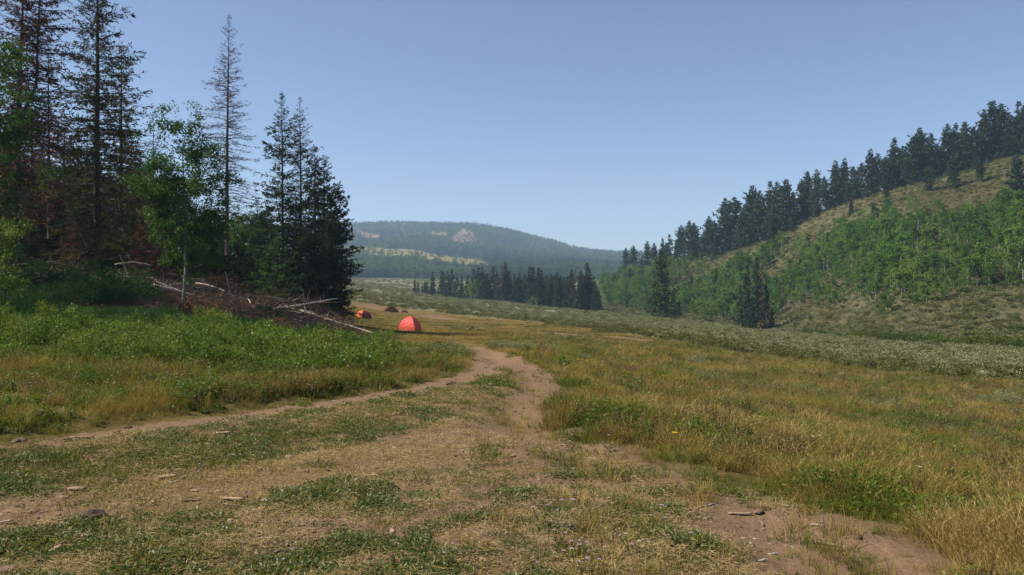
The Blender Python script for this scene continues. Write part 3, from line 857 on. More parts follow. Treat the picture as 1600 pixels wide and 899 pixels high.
    L = .008 + .022 * rng.random(m_) ** 2.2 * (1 + .8 * sstep(y, 5, 12))
    scatter('litter', ch, np.stack([x, y, th(x, y) + .004], 1), rng.uniform(0, 6.28, m_), np.stack([L * 1.7, L * rng.uniform(.25, .7, m_), L * .5], 1), rng.integers(0, 4, m_), rng.random(m_))
scatter_grass()

# ------------------------------------------------------------------ plants: generators
def conifer(seed, H, RAD, base=.08, nb=160, tw=12, ndl=3, nl=.22, nw=.07, droop=.35, elev=.15, tr=.2, keep=.8, prof=None,
            bark='bark_dark', needle='needle_green', tip_up=.25, lean=(0, 0), kside=3, irregular=.35, second=None, fork=None, twl=.32, bare_low=0):
    """a conifer as (trunk mesh, crown mesh)"""
    g = np.random.default_rng(seed)
    tk, cr = MB(), MB()
    prof = prof or (lambda t: (1 - t) ** .85 * (.55 + .45 * np.minimum(1, t * 5)))
    wob = g.normal(0, .05, (12, 2)).cumsum(0) * .25
    def axis(h):
        t = np.asarray(h) / H
        return np.stack([np.interp(t, np.linspace(0, 1, 12), wob[:, 0] - wob[0, 0]) + lean[0] * t ** 1.5 * H, np.interp(t, np.linspace(0, 1, 12), wob[:, 1] - wob[0, 1]) + lean[1] * t ** 1.5 * H, np.asarray(h)], -1)
    hs = np.linspace(-.3, H, 14)
    rr = tr * np.clip(1 - hs / H, .02, 1) ** .8 * (1 + .5 * np.exp(-np.maximum(hs, 0) * 2))
    tk.tube(axis(hs), rr, 7 if kside > 3 else 5, 0)
    stems = [(axis, nb)]
    if fork:
        fh, off = fork
        def axis2(h):
            p = axis(h); s_ = sstep((np.asarray(h) - fh) / (H - fh), 0, .25)
            p[..., 0] += off * s_
            return p
        h2 = np.linspace(fh, H * .97, 9)
        t2 = MB(); t2.tube(axis2(h2), tr * .75 * np.clip(1 - h2 / H, .02, 1) ** .8, 6, 0)
        stems = [(axis, nb * 2 // 3), (axis2, nb * 2 // 3)]
    for ai, (ax, n) in enumerate(stems):
        lo = max(base, fork[0] / H * .9 if ai else 0)
        t = np.sort(g.random(n) ** .92)
        h = (lo + (.99 - lo) * t) * H
        tt = (h / H - base) / (1 - base)
        az = np.arange(n) * 2.39996 + g.normal(0, .5, n)
        L = RAD * prof(np.clip(tt, 0, 1)) * np.clip(1 + g.normal(0, irregular, n), .3, 1.7)
        L *= .8 + .4 * vnoise(az * .8 + 3, h * .9, seed)
        L = np.maximum(L, .12)
        el = elev + .75 * np.clip(tt, 0, 1) ** 2 + g.normal(0, .12, n)
        K = 5
        s_ = np.linspace(0, 1, K)
        dirh = np.stack([np.cos(az), np.sin(az), 0 * az], 1)
        b0 = ax(h)
        def bp(i, s):
            """point on branch i at s"""
            zz = L[i] * (np.tan(np.clip(el[i], -1, 1.1)) * s * .8 - droop * (1 - tt[i] * .7) * s ** 1.7 + tip_up * droop * s ** 4)
            p = b0[i] + dirh[i] * (L[i] * s)[..., None]
            p[..., 2] += zz
            return p
        idx = np.arange(n)
        pts = np.stack([bp(idx, np.full(n, q)) for q in s_], 1)
        r0 = np.clip(.012 * L + .004, .006, .06)
        for q in range(K - 1):
            cr.prisms(pts[:, q], pts[:, q + 1], r0 * (1 - .8 * s_[q]), r0 * (1 - .8 * s_[q + 1]), 3, 0)
        # twigs with needle sprays
        m_ = np.maximum(2, (tw * (.35 + .65 * L / RAD)).astype(int))
        bi = np.repeat(idx, m_)
        bs = g.uniform(.12, 1.0, len(bi))
        p0 = bp(bi, bs)
        side = np.where(g.random(len(bi)) < .5, 1, -1)[:, None]
        lat = np.stack([-np.sin(az[bi]), np.cos(az[bi]), 0 * bs], 1) * side
        td = dirh[bi] * g.uniform(.3, 1.0, len(bi))[:, None] + lat * g.uniform(.2, 1.0, len(bi))[:, None]
        td[:, 2] += g.normal(-.12, .28, len(bi))
        td /= np.linalg.norm(td, axis=1, keepdims=True)
        tl = np.clip(L[bi] * twl * (1.15 - .7 * bs) * g.uniform(.5, 1.3, len(bi)), .06, 1.1)
        if kside > 3 or nl < .2:
            cr.prisms(p0, p0 + td * tl[:, None], .006, .002, 3, 0)
        kp = g.random(len(bi)) < keep * np.where(tt[bi] < bare_low, .35, 1)
        p0, td, tl, bi, bs = p0[kp], td[kp], tl[kp], bi[kp], bs[kp]
        tint = np.clip(.5 + .3 * (bs - .5) + g.normal(0, .22, len(bi)), 0, 1)
        for q in range(ndl):
            c = p0 + td * (tl * (q + .2 * g.random(len(bi))) / ndl)[:, None]
            d = td + g.normal(0, .45, (len(bi), 3))
            fine = np.clip(L[bi] / (.4 * RAD), .6 if nl > .5 else .35, 1)
            ln = nl * fine * g.uniform(.6, 1.4, len(bi))
            mi = 1 if second is None else np.where(vnoise(h[bi] * .5 + az[bi], az[bi], seed + 5) > second[1], 2, 1)
            if second is None:
                cr.leaves(c, d, rdir(g, len(bi)), ln, nw * fine * g.uniform(.6, 1.4, len(bi)), 1, np.clip(tint + g.normal(0, .1, len(bi)), 0, 1))
            else:
                for mm in (1, 2):
                    z_ = mi == mm
                    cr.leaves(c[z_], d[z_], rdir(g, int(z_.sum())), ln[z_], (nw * fine * g.uniform(.6, 1.4, len(bi)))[z_], mm, np.clip(tint[z_], 0, 1))
    mats = [bark, needle] + ([second[0]] if second else [])
    out = [('trunk', tk.mesh('trunk', [bark], True)), ('crown', cr.mesh('crown', mats))]
    if fork: out.append(('second_stem', t2.mesh('second_stem', [bark], True)))
    return out

def broadleaf(seed, H, RAD, base=.3, nbr=26, nclump=60, nleaf=24, ls=.1, tr=.09, bark='bark_aspen', leaf='leaf_aspen', cl=.45, stems=1, narrow=1.0, skew=1.0):
    g = np.random.default_rng(seed)
    tk, cr = MB(), MB()
    for s_ in range(stems):
        off = g.normal(0, .25, 2) if stems > 1 else np.zeros(2)
        hs = np.linspace(-.2, H * .93, 9)
        wob = g.normal(0, .05 * H / 8, (9, 2)).cumsum(0)
        ax = np.stack([wob[:, 0] - wob[0, 0] + off[0], wob[:, 1] - wob[0, 1] + off[1], hs], 1)
        tk.tube(ax, tr * np.clip(1 - hs / H, .08, 1) ** .9, 6, 0)
        n = nbr // stems
        h = H * (base + (.92 - base) * g.random(n) ** .9)
        az = np.arange(n) * 2.4 + g.normal(0, .5, n)
        t = ((h / H - base) / (1 - base)) ** skew
        L = RAD * (np.sin(np.pi * np.clip(.16 + .8 * t, 0, 1)) ** .7) * g.uniform(.55, 1.15, n) * narrow
        b = np.stack([np.interp(h, hs, ax[:, 0]), np.interp(h, hs, ax[:, 1]), h], 1)
        up = g.uniform(.3, 1.0, n)
        e = b + np.stack([np.cos(az) * L, np.sin(az) * L, up * L], 1)
        mid = (b + e) / 2 + np.stack([np.cos(az) * L * .1, np.sin(az) * L * .1, -.08 * L], 1)
        cr.prisms(b, mid, .012 * H / 9 + .006, .008 * H / 9 + .003, 3, 0); cr.prisms(mid, e, .008 * H / 9 + .003, .002, 3, 0)
        k = nclump // stems
        bi = g.integers(0, n, k)
        q = g.uniform(.35, 1.08, k)[:, None]
        c = np.where(q < .5, b[bi] + (mid - b)[bi] * q * 2, mid[bi] + (e - mid)[bi] * (q - .5) * 2)
        c = np.concatenate([c, ax[-2:] + [[0, 0, .02 * H]]])
        c = c + g.normal(0, .16 * RAD, c.shape)
        kk = len(c)
        li = np.repeat(np.arange(kk), nleaf)
        rad = cl * g.uniform(.5, 1.25, kk)
        o = rdir(g, len(li)) * (rad[li] * g.random(len(li)) ** .45)[:, None] * np.array([1, 1, .75])
        ct = g.uniform(.1, .9, kk)
        m_ = len(li)
        cr.leaves(c[li] + o, rdir(g, m_) + [0, 0, -.35], rdir(g, m_) + [0, 0, .5], ls * g.uniform(.6, 1.35, m_), ls * .8 * g.uniform(.6, 1.2, m_), 1, np.clip(ct[li] * .6 + .4 * g.random(m_), 0, 1))
    return [('trunk', tk.mesh('trunk', [bark], True)), ('crown', cr.mesh('crown', [bark, leaf]))]

def shrub(seed, H, RAD, nclump, nleaf, ls, leaf, cl=.22, aspect=.55, flower=None, up=.3):
    g = np.random.default_rng(seed)
    st, fo = MB(), MB()
    th_ = g.uniform(0, 6.283, nclump); ph = np.arccos(g.uniform(0, 1, nclump) ** .8)
    rr = g.uniform(.45, 1.0, nclump) * (1 + .3 * (vnoise(th_ * 1.2, ph * 2, seed) - .5))
    c = np.stack([RAD * rr * np.sin(ph) * np.cos(th_), RAD * rr * np.sin(ph) * np.sin(th_), H * (.12 + .8 * rr * np.cos(ph))], 1)
    k = min(nclump, 26)
    b = np.stack([c[:k, 0] * .18, c[:k, 1] * .18, np.full(k, -.05)], 1)
    st.prisms(b, c[:k], .012 * H + .003, .003, 3, 0)
    li = np.repeat(np.arange(nclump), nleaf); m_ = len(li)
    rad = cl * g.uniform(.6, 1.3, nclump)
    o = rdir(g, m_) * (rad[li] * g.random(m_) ** .4)[:, None]
    outd = c / (np.linalg.norm(c, axis=1, keepdims=True) + 1e-9)
    d = outd[li] * .8 + rdir(g, m_) + [0, 0, up]
    ct = g.uniform(.0, .8, nclump)
    P = c[li] + o; P[:, 2] = np.maximum(P[:, 2], .01)
    fo.leaves(P, d, rdir(g, m_) + [0, 0, .5], ls * g.uniform(.6, 1.35, m_), ls * aspect * g.uniform(.7, 1.3, m_), 0, np.clip(ct[li] + .3 * g.random(m_), 0, 1))
    mats = [leaf]
    if flower:
        q = g.random(nclump) < .6
        cc = c[q] + outd[q] * cl * .8
        fi = np.repeat(np.arange(len(cc)), 14)
        fo.leaves(cc[fi] + g.normal(0, cl * .35, (len(fi), 3)), rdir(g, len(fi)) + [0, 0, .8], rdir(g, len(fi)), ls * .7, ls * .5, 1, g.random(len(fi)))
        mats.append(flower)
    return [('stem', st.mesh('stem', ['stem'])), ('foliage', fo.mesh('foliage', mats))]

random.seed(11)
def jit(a, b): return random.uniform(a, b)

# ------------------------------------------------------------------ the wood at the left
def left_wood():
    G = 'spruces at the edge of the wood'
    def tree(px, d, top, proto, H, name, label, cat='tree', group=None, wid=1.0, rot=None, tilt=(0, 0)):
        x, y = at(px, d)
        z = ground_z(x, y)
        want = (CAMZ + (449.5 - top) / F * d) - z
        s = want / H
        return place(proto, name, x, y, label, cat, group, h=s, wid=s * wid, rot=rot, tilt=tilt)
    hero = conifer(101, 21, 2.85, .08, 380, 26, 4, .2, .066, .42, .05, .24, .78, prof=lambda t: (1 - t) ** .55 * (.7 + .3 * np.minimum(1, t * 4)), needle='needle_olive', kside=4, irregular=.3)
    tree(153, 48, -95, hero, 21, 'spruce_tree', 'tall thinning olive spruce with thick straight dark trunk, top out of the picture', group=G)
    twin = conifer(102, 19, 2.6, .18, 330, 22, 4, .2, .07, .55, .05, .22, .62, prof=lambda t: (1 - t) ** .45, needle='needle_dead', kside=4, fork=(9.0, .95), lean=(.028, 0), bark='bark_dark')
    tree(24, 45, -75, twin, 19, 'dead_spruce_tree', 'dead dark spruce whose trunk forks in two, rusty needle clumps left', group=G, rot=0)
    sparse = conifer(103, 21, 2.6, .28, 270, 18, 3, .18, .036, .48, .12, .17, .72, prof=lambda t: (1 - t) ** .8 * (.75 + .25 * np.minimum(1, t * 4)), needle='needle_grey', kside=4, bark='bark_red', irregular=.22, lean=(.012, 0))
    tree(354, 62, 17, sparse, 21, 'dead_spruce_tree', 'tallest bare grey spruce, standing alone against the sky behind the aspen', group=G, rot=.2)
    tree(442, 68, 141, conifer(104, 18.6, 3.1, .05, 290, 20, 4, .24, .085, .3, .18, .16, .9, kside=4, irregular=.45, needle='needle_green'), 18.6, 'spruce_tree', 'tall green spruce with ragged uneven branches beside a thinner grey one', group=G)
    tree(469, 69, 149, conifer(105, 18.2, 2.7, .12, 280, 18, 3, .2, .06, .3, .25, .15, .8, kside=4, needle='needle_olive', irregular=.3, prof=lambda t: (1 - t) ** .8), 18.2, 'spruce_tree', 'thin grey olive spruce close behind the ragged green one', group=G)
    dense = conifer(106, 14, 2.3, .03, 250, 16, 4, .24, .10, .28, .12, .18, .95, kside=4, needle='needle_olive', second=('needle_dark', .4), prof=lambda t: (1 - t) ** .75)
    dense2 = conifer(107, 14, 2.2, .03, 240, 15, 4, .24, .10, .3, .1, .18, .95, kside=4, needle='needle_dark', prof=lambda t: (1 - t) ** .7)
    tree(492, 66, 226, dense, 14, 'spruce_tree', 'dense dark olive spruce with double tip at the end of the wood', group=G)
    tree(506, 67, 240, dense2, 14, 'spruce_tree', 'dense blackish spruce between the double tipped one and the bushy edge tree', group=G)
    edge = conifer(108, 10.5, 1.6, .02, 240, 16, 4, .22, .11, .2, .3, .13, .97, kside=4, needle='needle_olive', second=('needle_dark', .5), prof=lambda t: (1 - t ** 2.6) ** .8 * (.8 + .2 * np.minimum(1, t * 3)), irregular=.25)
    tree(524, 64, 286, edge, 10.5, 'spruce_tree', 'bushy rounded dark tree at the very end of the wood, beside the open meadow', group=G, wid=.9)
    tree(512, 61, 330, dense2, 14, 'spruce_tree', 'shorter dark spruce in front of the bushy edge tree', group=G, wid=1.0)
    tree(462, 63, 300, dense2, 14, 'spruce_tree', 'dark spruce filling the foot of the tall ragged pair', group=G, wid=1.25)
    tree(478, 60, 345, dense, 14, 'spruce_tree', 'low olive spruce standing over the slash pile', group=G, wid=1.35)
    young = conifer(109, 5, 1.3, .02, 110, 12, 3, .18, .07, .15, .25, .08, .98, needle='needle_young', prof=lambda t: (1 - t) ** .9)
    tree(433, 57, 362, young, 5, 'young_spruce_tree', 'bright green young spruce in front of the dark trunks', group='young spruces in the wood', wid=1.15)
    tree(412, 60, 392, young, 5, 'young_spruce_tree', 'smaller bright green young spruce beside the slash heap', group='young spruces in the wood', wid=1.2)
    # behind the thick trunk
    olive = conifer(110, 17.5, 2.6, .06, 270, 18, 4, .22, .085, .35, .1, .19, .8, kside=4, needle='needle_olive', prof=lambda t: (1 - t) ** .7)
    tree(189, 60, 62, olive, 17.5, 'spruce_tree', 'golden olive spruce just behind the thick straight trunk', group=G)
    rust = conifer(111, 12, 2.3, .03, 200, 16, 4, .24, .10, .4, .08, .15, .85, needle='needle_dead', prof=lambda t: (1 - t) ** .75, kside=4)
    rust2 = conifer(112, 12, 2.0, .05, 180, 15, 4, .22, .08, .5, .05, .14, .75, needle='needle_dead', prof=lambda t: (1 - t) ** .6, bark='bark_red', kside=4)
    dk = conifer(113, 12, 2.6, .02, 210, 16, 4, .27, .12, .3, .1, .16, .95, needle='needle_dark', prof=lambda t: (1 - t) ** .8)
    snag = conifer(114, 12, 1.2, .3, 110, 12, 3, .15, .03, .6, .0, .10, .5, needle='needle_grey', prof=lambda t: (1 - t) ** .5 * .9, kside=4)
    tree(240, 65, 172, snag, 12, 'dead_spruce_tree', 'thin bare snag with a small tuft at its tip, between thick trunk and aspen', group=G)
    tree(76, 56, 55, snag, 12, 'dead_spruce_tree', 'slender bare snag between the forked dead spruce and the thick trunk', group=G)
    tree(136, 66, 150, snag, 12, 'dead_spruce_tree', 'slender bare snag half hidden by the thick straight trunk', group=G)
    B = 'crowded trees inside the wood'
    inner = [(262,66,258,rust,1.0,'rusty brown dead spruce peeping over the aspen'), (218,70,228,olive,.95,'olive spruce with pointed top right beside the golden one'),
             (228,72,240,rust2,1.0,'thin brown dead spruce beside the bare snag'), (205,64,250,rust,1.1,'rusty dead spruce low behind the thick trunk'),
             (110,62,232,dk,1.1,'dark green spruce low between the two big trunks'), (122,70,205,dk,1.0,'tall dark green spruce deep between the two big trunks'),
             (88,66,260,rust2,1.1,'brown dead spruce below the slender bare snag'), (60,70,215,rust,1.1,'rusty dead spruce under the forked one'),
             (40,60,250,dk,1.2,'dark spruce at the foot of the forked dead one'), (170,75,262,dk,1.2,'dark spruce deep behind the thick trunk'),
             (245,80,285,rust,1.2,'wide rusty spruce deep behind the snag'), (140,85,250,rust2,1.2,'brown dead spruce deep in the shade'),
             (10,75,190,dk,1.1,'dark spruce behind the leafy tree by the picture edge'), (-20,60,150,olive,1.1,'olive spruce rising behind the leafy edge tree'),
             (190,90,270,dk,1.3,'dark spruce far inside above the slope'), (275,85,290,dk,1.2,'dark spruce behind the aspen crown'),
             (100,95,255,dk,1.2,'dark spruce far inside between the trunks'), (30,95,220,dk,1.2,'dark spruce far inside at the top of the slope'), (64,110,245,dk,1.2,'broad dark spruce far inside below the snag'),
             (330,80,310,dk,1.2,'dark spruce between aspen and tallest bare spruce'), (305,95,325,dk,1.3,'dark spruce far behind the aspen'),
             (372,88,318,dk,1.1,'dark spruce right of the tallest bare trunk'), (402,86,312,dk,1.15,'pointed dark spruce behind the two young ones'), (418,92,322,dk,1.1,'dark spruce just left of the ragged pair'),
             (352,75,385,dk,1.3,'low dark spruce at the foot of the tallest bare trunk'), (255,58,345,rust2,1.2,'low brown dead spruce beside the aspen stem'), (225,58,330,rust,1.1,'low rusty spruce above the slash slope'), (375,70,375,dk,1.3,'low dark spruce behind the dry brush')]
    inner += [(52,64,150,rust2,1.2,'tall brown dead spruce beside the forked one'), (98,72,178,rust2,1.3,'tall brown dead spruce between the two big trunks'), (205,72,200,rust,1.0,'tall rusty spruce behind the golden olive one'), (268,74,275,rust,1.2,'rusty spruce left behind the aspen crown'), (15,62,205,rust2,1.3,'tall brown dead spruce at the picture edge'),
              (150,80,225,dk,1.0,'dark green spruce tucked right behind the thick trunk'), (235,90,262,dk,1.2,'dark spruce behind the bare snag'), (20,70,300,dk,1.5,'low broad dark spruce left inside the wood'),
              (85,60,330,dk,1.6,'low broad dark spruce between the forked spruce and the thick trunk'), (118,58,345,rust,1.7,'low rusty spruce left of the thick trunk'), (165,64,320,rust,1.6,'low rusty spruce just right of the thick trunk'), (195,62,335,dk,1.7,'low broad dark spruce right of the thick trunk'),
              (60,75,285,rust2,1.5,'mid height brown spruce under the slender snag'), (212,78,300,rust,1.4,'mid height rusty spruce behind the golden one'), (280,72,335,dk,1.5,'low dark spruce left of the aspen crown'), (320,68,350,dk,1.6,'low dark spruce right of the aspen stem'), (340,90,325,dk,1.3,'far dark spruce behind the tallest bare trunk'),
              (0,58,330,rust,1.6,'low rusty spruce near the picture edge'), (45,54,340,dk,1.6,'low dark spruce at the foot of the forked trunk'), (138,100,268,rust2,1.4,'far brown spruce high on the slope'), (248,100,300,dk,1.5,'far dark spruce right of the snag'), (388,66,395,dk,1.6,'low dark spruce left of the smaller young one'), (448,60,385,dk,1.5,'low dark spruce right of the brighter young one')]
    for px_, d, top, pr, wd, lab in inner:
        hh = {id(rust): 12, id(rust2): 12, id(dk): 12, id(olive): 17.5}[id(pr)]
        tree(px_, d, top, pr, hh, 'dead_spruce_tree' if pr in (rust, rust2) else 'spruce_tree', lab, group=B, wid=wd * 1.15)
    for x_, y_, hh, lab in ((-33,33.5,1.0,'olive spruce standing just outside the picture edge'), (-35,36.5,1.05,'second olive spruce outside the picture edge'), (-31.5,38.5,.95,'dark spruce outside the edge, closest to the thick trunk'), (-34,41,1.0,'spruce outside the edge, up the slope'), (-37,34.5,1.0,'spruce outside the edge, deepest in the wood')):
        place(olive, 'spruce_tree', x_, y_, lab, 'tree', 'spruces outside the picture edge', h=hh, wid=hh * 1.3)
    # broadleaved
    asp = broadleaf(201, 9.8, 2.15, .20, 52, 430, 64, .11, .09, cl=.44, skew=.62)
    x, y = at(290, 39)
    place(asp, 'aspen_tree', x, y, 'pale stemmed leafy aspen standing alone in front of the slash pile', 'tree', 'aspens', h=1.0, rot=1.0)
    asp2 = broadleaf(202, 11, 2.3, .12, 44, 300, 60, .115, .12, cl=.55, bark='bark_dark', leaf='leaf_aspen')
    place(asp2, 'leafy_tree', *at(-22, 34), 'broad leafy dark green tree cut by the picture edge', 'tree', h=1.0, rot=.3)
    asp3 = broadleaf(203, 4, 1.0, .1, 16, 60, 50, .10, .04, cl=.38, bark='bark_dark', leaf='leaf_shrub', stems=2)
    place(asp3, 'leafy_tree', *at(4, 26), 'bright green sapling at the picture edge under the broad leafy tree', 'tree', h=.8, rot=.3)
    asp4 = broadleaf(204, 7.5, 1.7, .1, 26, 130, 40, .16, .07, cl=.5)
    for px_, d, hh, lab in ((388,84,1.05,'round topped green aspen behind the young spruces'), (410,96,1.25,'taller green aspen behind the young spruces'), (328,70,.8,'low green aspen between aspen stem and tallest bare trunk'), (365,78,.9,'green aspen right behind the tallest bare trunk'), (312,60,.55,'small green aspen sapling behind the lone aspen stem')):
        place(asp4, 'aspen_tree', *at(px_, d), lab, 'tree', 'aspens', h=hh)
left_wood()

# ------------------------------------------------------------------ slash heap, logs
def slash():
    g = np.random.default_rng(31)
    def log(p0, p1, r, label, group='fallen logs in the slash', mat='deadwood', stubs=4, d0=None, lift=(.1, .1), bend=.03):
        (ax, ay), (bx, by) = p0, p1
        za, zb = ground_z(ax, ay) + lift[0], ground_z(bx, by) + lift[1]
        a, b = np.array([ax, ay, za]), np.array([bx, by, zb])
        n = 9
        t = np.linspace(0, 1, n)[:, None]
        pts = a + (b - a) * t + g.normal(0, r * .25, (n, 3)) + np.array([0, 0, bend]) * np.sin(t * 3.14) * np.linalg.norm(b - a)
        c = pts.mean(0)
        e = link('fallen_log', None); e.location = c; tag(e, label, 'log', group)
        mb = MB(); mb.tube(pts - c, r * np.linspace(1, .55, n) * g.uniform(.9, 1.1, n), 8, 0)
        link('trunk', mb.mesh('trunk', [mat], True), e)
        for k in range(stubs):
            i = g.uniform(.15, .97); p = (a + (b - a) * i) - c
            d = rdir(g, 1)[0] + [0, 0, .7]; d /= np.linalg.norm(d)
            m2 = MB(); L = g.uniform(.15, .5)
            mid = p + d * L * .5 + rdir(g, 1)[0] * .05
            m2.tube(np.array([p, mid, p + d * L + rdir(g, 1)[0] * .1]), [r * .28, r * .18, r * .06], 4, 0, cap=False)
            link('branch_stub', m2.mesh('branch_stub', [mat]), e)
    def P(px, d): return at(px, d)
    log(P(237,41), P(354,43), .085, 'long pale log lying across the slash behind the aspen stem', mat='log_pale', lift=(1.0,.62), stubs=5, bend=0)
    log(P(228,45), P(294,43.5), .04, 'thin pale pole above the long pale log', mat='log_pale', lift=(1.15,.75), stubs=3, bend=0)
    log(P(236,40.4), P(256,40.2), .07, 'short freshly split bright piece of log at the head of the long one', mat='log_pale', lift=(1.0,.78), stubs=0, bend=0)
    log(P(468,45), P(584,43.5), .065, 'long white barkless log pointing from the slash to the tents', mat='log_pale', lift=(1.05,.45), stubs=7, bend=0)
    log(P(428,43), P(527,46), .06, 'brown branchy treetop leaning up out of the slash heap', lift=(.9,2.1), stubs=14, bend=-.01)
    log(P(392,42), P(492,42.5), .04, 'thin straight grey pole low across the slash heap', lift=(.45,.5), stubs=3, bend=0)
    log(P(370,47), P(412,47), .09, 'thick grey log end behind the slash heap', lift=(1.0,.85), stubs=2, bend=0)
    log(P(388,44), P(410,41), .035, 'thin curved pale branch bending down into the shade', mat='log_pale', lift=(1.1,.4), stubs=1, bend=-.05)
    log(P(412,41), P(428,42), .07, 'short brown broken log in front of the heap', lift=(.4,.7), stubs=1)
    log(P(540,42), P(556,42.4), .08, 'short cut log under the long white one', lift=(.12,.14), stubs=0, mat='log_pale')
    log(P(330,40), P(372,41), .06, 'brown log in the dark in front of the aspen foot', lift=(.3,.2), stubs=2)
    log(P(255,39.5), P(290,40), .05, 'grey stick in the dark left of the aspen foot', lift=(.35,.2), stubs=2)
    log(P(186,46), P(202,44), .03, 'pale branch propped upright in front of the thick trunk', lift=(2.2,1.0), stubs=1)
    log(P(180,50), P(238,52), .05, 'thin arched pale branch on the wooded slope', mat='log_pale', lift=(1.3,1.5), bend=.06, stubs=2)
    log(P(60,44), P(96,42), .06, 'pale log on the slope below the forked dead spruce', mat='log_pale', lift=(.4,.2), stubs=3)
    log(P(22,52), P(110,56), .06, 'grey log high on the slope between the two big trunks', lift=(.5,.4), stubs=4)
    log(P(55,43), P(92,41), .045, 'short pale log lowest on the slope in the dark shrubs', mat='log_pale', lift=(.9,.5), stubs=2)
    log(P(305,56), P(365,52), .06, 'brown log sloping down behind the lone aspen', lift=(.6,.7), stubs=5)
    log(P(352,48), P(362,46), .02, 'pale broken stick standing upright in the brush', lift=(2.2,.4), stubs=2)
    # stumps of dead brush standing in the heap
    # twigs, bark and rusty sprays that nobody could count
    mb = MB()
    def region(n, pxa, pxb, da, db, hmax, ln, r, mat, seedc):
        px = g.uniform(pxa, pxb, n); d = g.uniform(da, db, n)
        x, y = (px - 800) / F * d, d
        h = hmax(px, d) * g.random(n) ** 1.3
        z = th(x, y) + h
        dd = rdir(g, n) * [1, 1, .45]
        dd /= np.linalg.norm(dd, axis=1, keepdims=True)
        L = ln * g.uniform(.3, 1.5, n)
        p0 = np.stack([x, y, z], 1); p1 = p0 + dd * L[:, None]
        rr = r * g.uniform(.5, 1.4, n)
        k = 3
        mb.prisms(p0, p1, rr, rr * .4, k, mat, g.random(n))
        return p0, p1
    heap = lambda px, d: .3 + 1.75 * np.exp(-((px - 462) / 85) ** 2 - ((d - 46) / 4.5) ** 2) + .6 * np.exp(-((px - 340) / 90) ** 2)
    a0, a1 = region(10500, 215, 552, 33, 52, heap, .65, .011, 0, 1)
    b0, b1 = region(700, 225, 545, 40.5, 51, heap, .9, .013, 1, 2)
    region(1500, 20, 330, 42, 75, lambda px, d: .35 + 0 * px, 1.1, .02, 0, 3)
    region(260, 30, 330, 42, 72, lambda px, d: .4 + 0 * px, 1.4, .025, 1, 4)
    region(320, 540, 620, 42, 52, lambda px, d: .12 + .3 * (px < 575), .8, .008, 0, 5)
    n = 16000
    i = g.integers(0, len(a0), n); s_ = g.random((n, 1))
    px_ = 800 + F * a0[i, 0] / a0[i, 1]
    keep = (vnoise(px_ * .03, a0[i, 1] * .5, 9) > .5)
    c = (a0[i] + (a1 - a0)[i] * s_)[keep]
    mb.leaves(c, rdir(g, len(c)), rdir(g, len(c)), .2, .04, 2, g.random(len(c)))
    o = link('slash_debris', mb.mesh('slash_debris', ['twig', 'deadwood', 'rust_spray'])); tag(o, kind='stuff')
    # dry brush standing behind the heap
    for px_, d, hh, lab in ((352,54,2.2,'dry brown bush standing behind the middle of the slash'), (372,52,1.9,'reddish dry bush beside the grey log end'), (340,57,1.6,'small dry bush behind the lone aspen stem'), (505,47,1.4,'rusty dry brush at the thick end of the slash heap'), (395,53,1.5,'grey dry bush in front of the young spruce')):
        m2 = MB(); n = 190
        az = g.uniform(0, 6.28, n); L = hh * g.uniform(.4, 1.05, n); sp = g.uniform(.05, .5, n)
        b = np.stack([np.cos(az) * .15, np.sin(az) * .15, 0 * az - .1], 1)
        e_ = b + np.stack([np.cos(az) * L * sp, np.sin(az) * L * sp, L], 1)
        m2.prisms(b, e_, .012, .003, 3, 0)
        q = g.integers(0, n, n * 5); s2 = g.uniform(.3, 1, (n * 5, 1))
        c0 = b[q] + (e_ - b)[q] * s2
        dd = rdir(g, n * 5); m2.prisms(c0, c0 + dd * g.uniform(.1, .4, (n * 5, 1)), .005, .002, 3, 0)
        lf = MB(); z_ = g.integers(0, n * 5, 500)
        lf.leaves(c0[z_] + dd[z_] * .15, rdir(g, 500), rdir(g, 500), .16, .04, 0, g.random(500))
        x, y = at(px_, d)
        place([('branches', m2.mesh('branches', ['twig'])), ('foliage', lf.mesh('foliage', ['needle_dead']))], 'dry_bush', x, y, lab, 'bush', 'dry bushes in the slash')
slash()

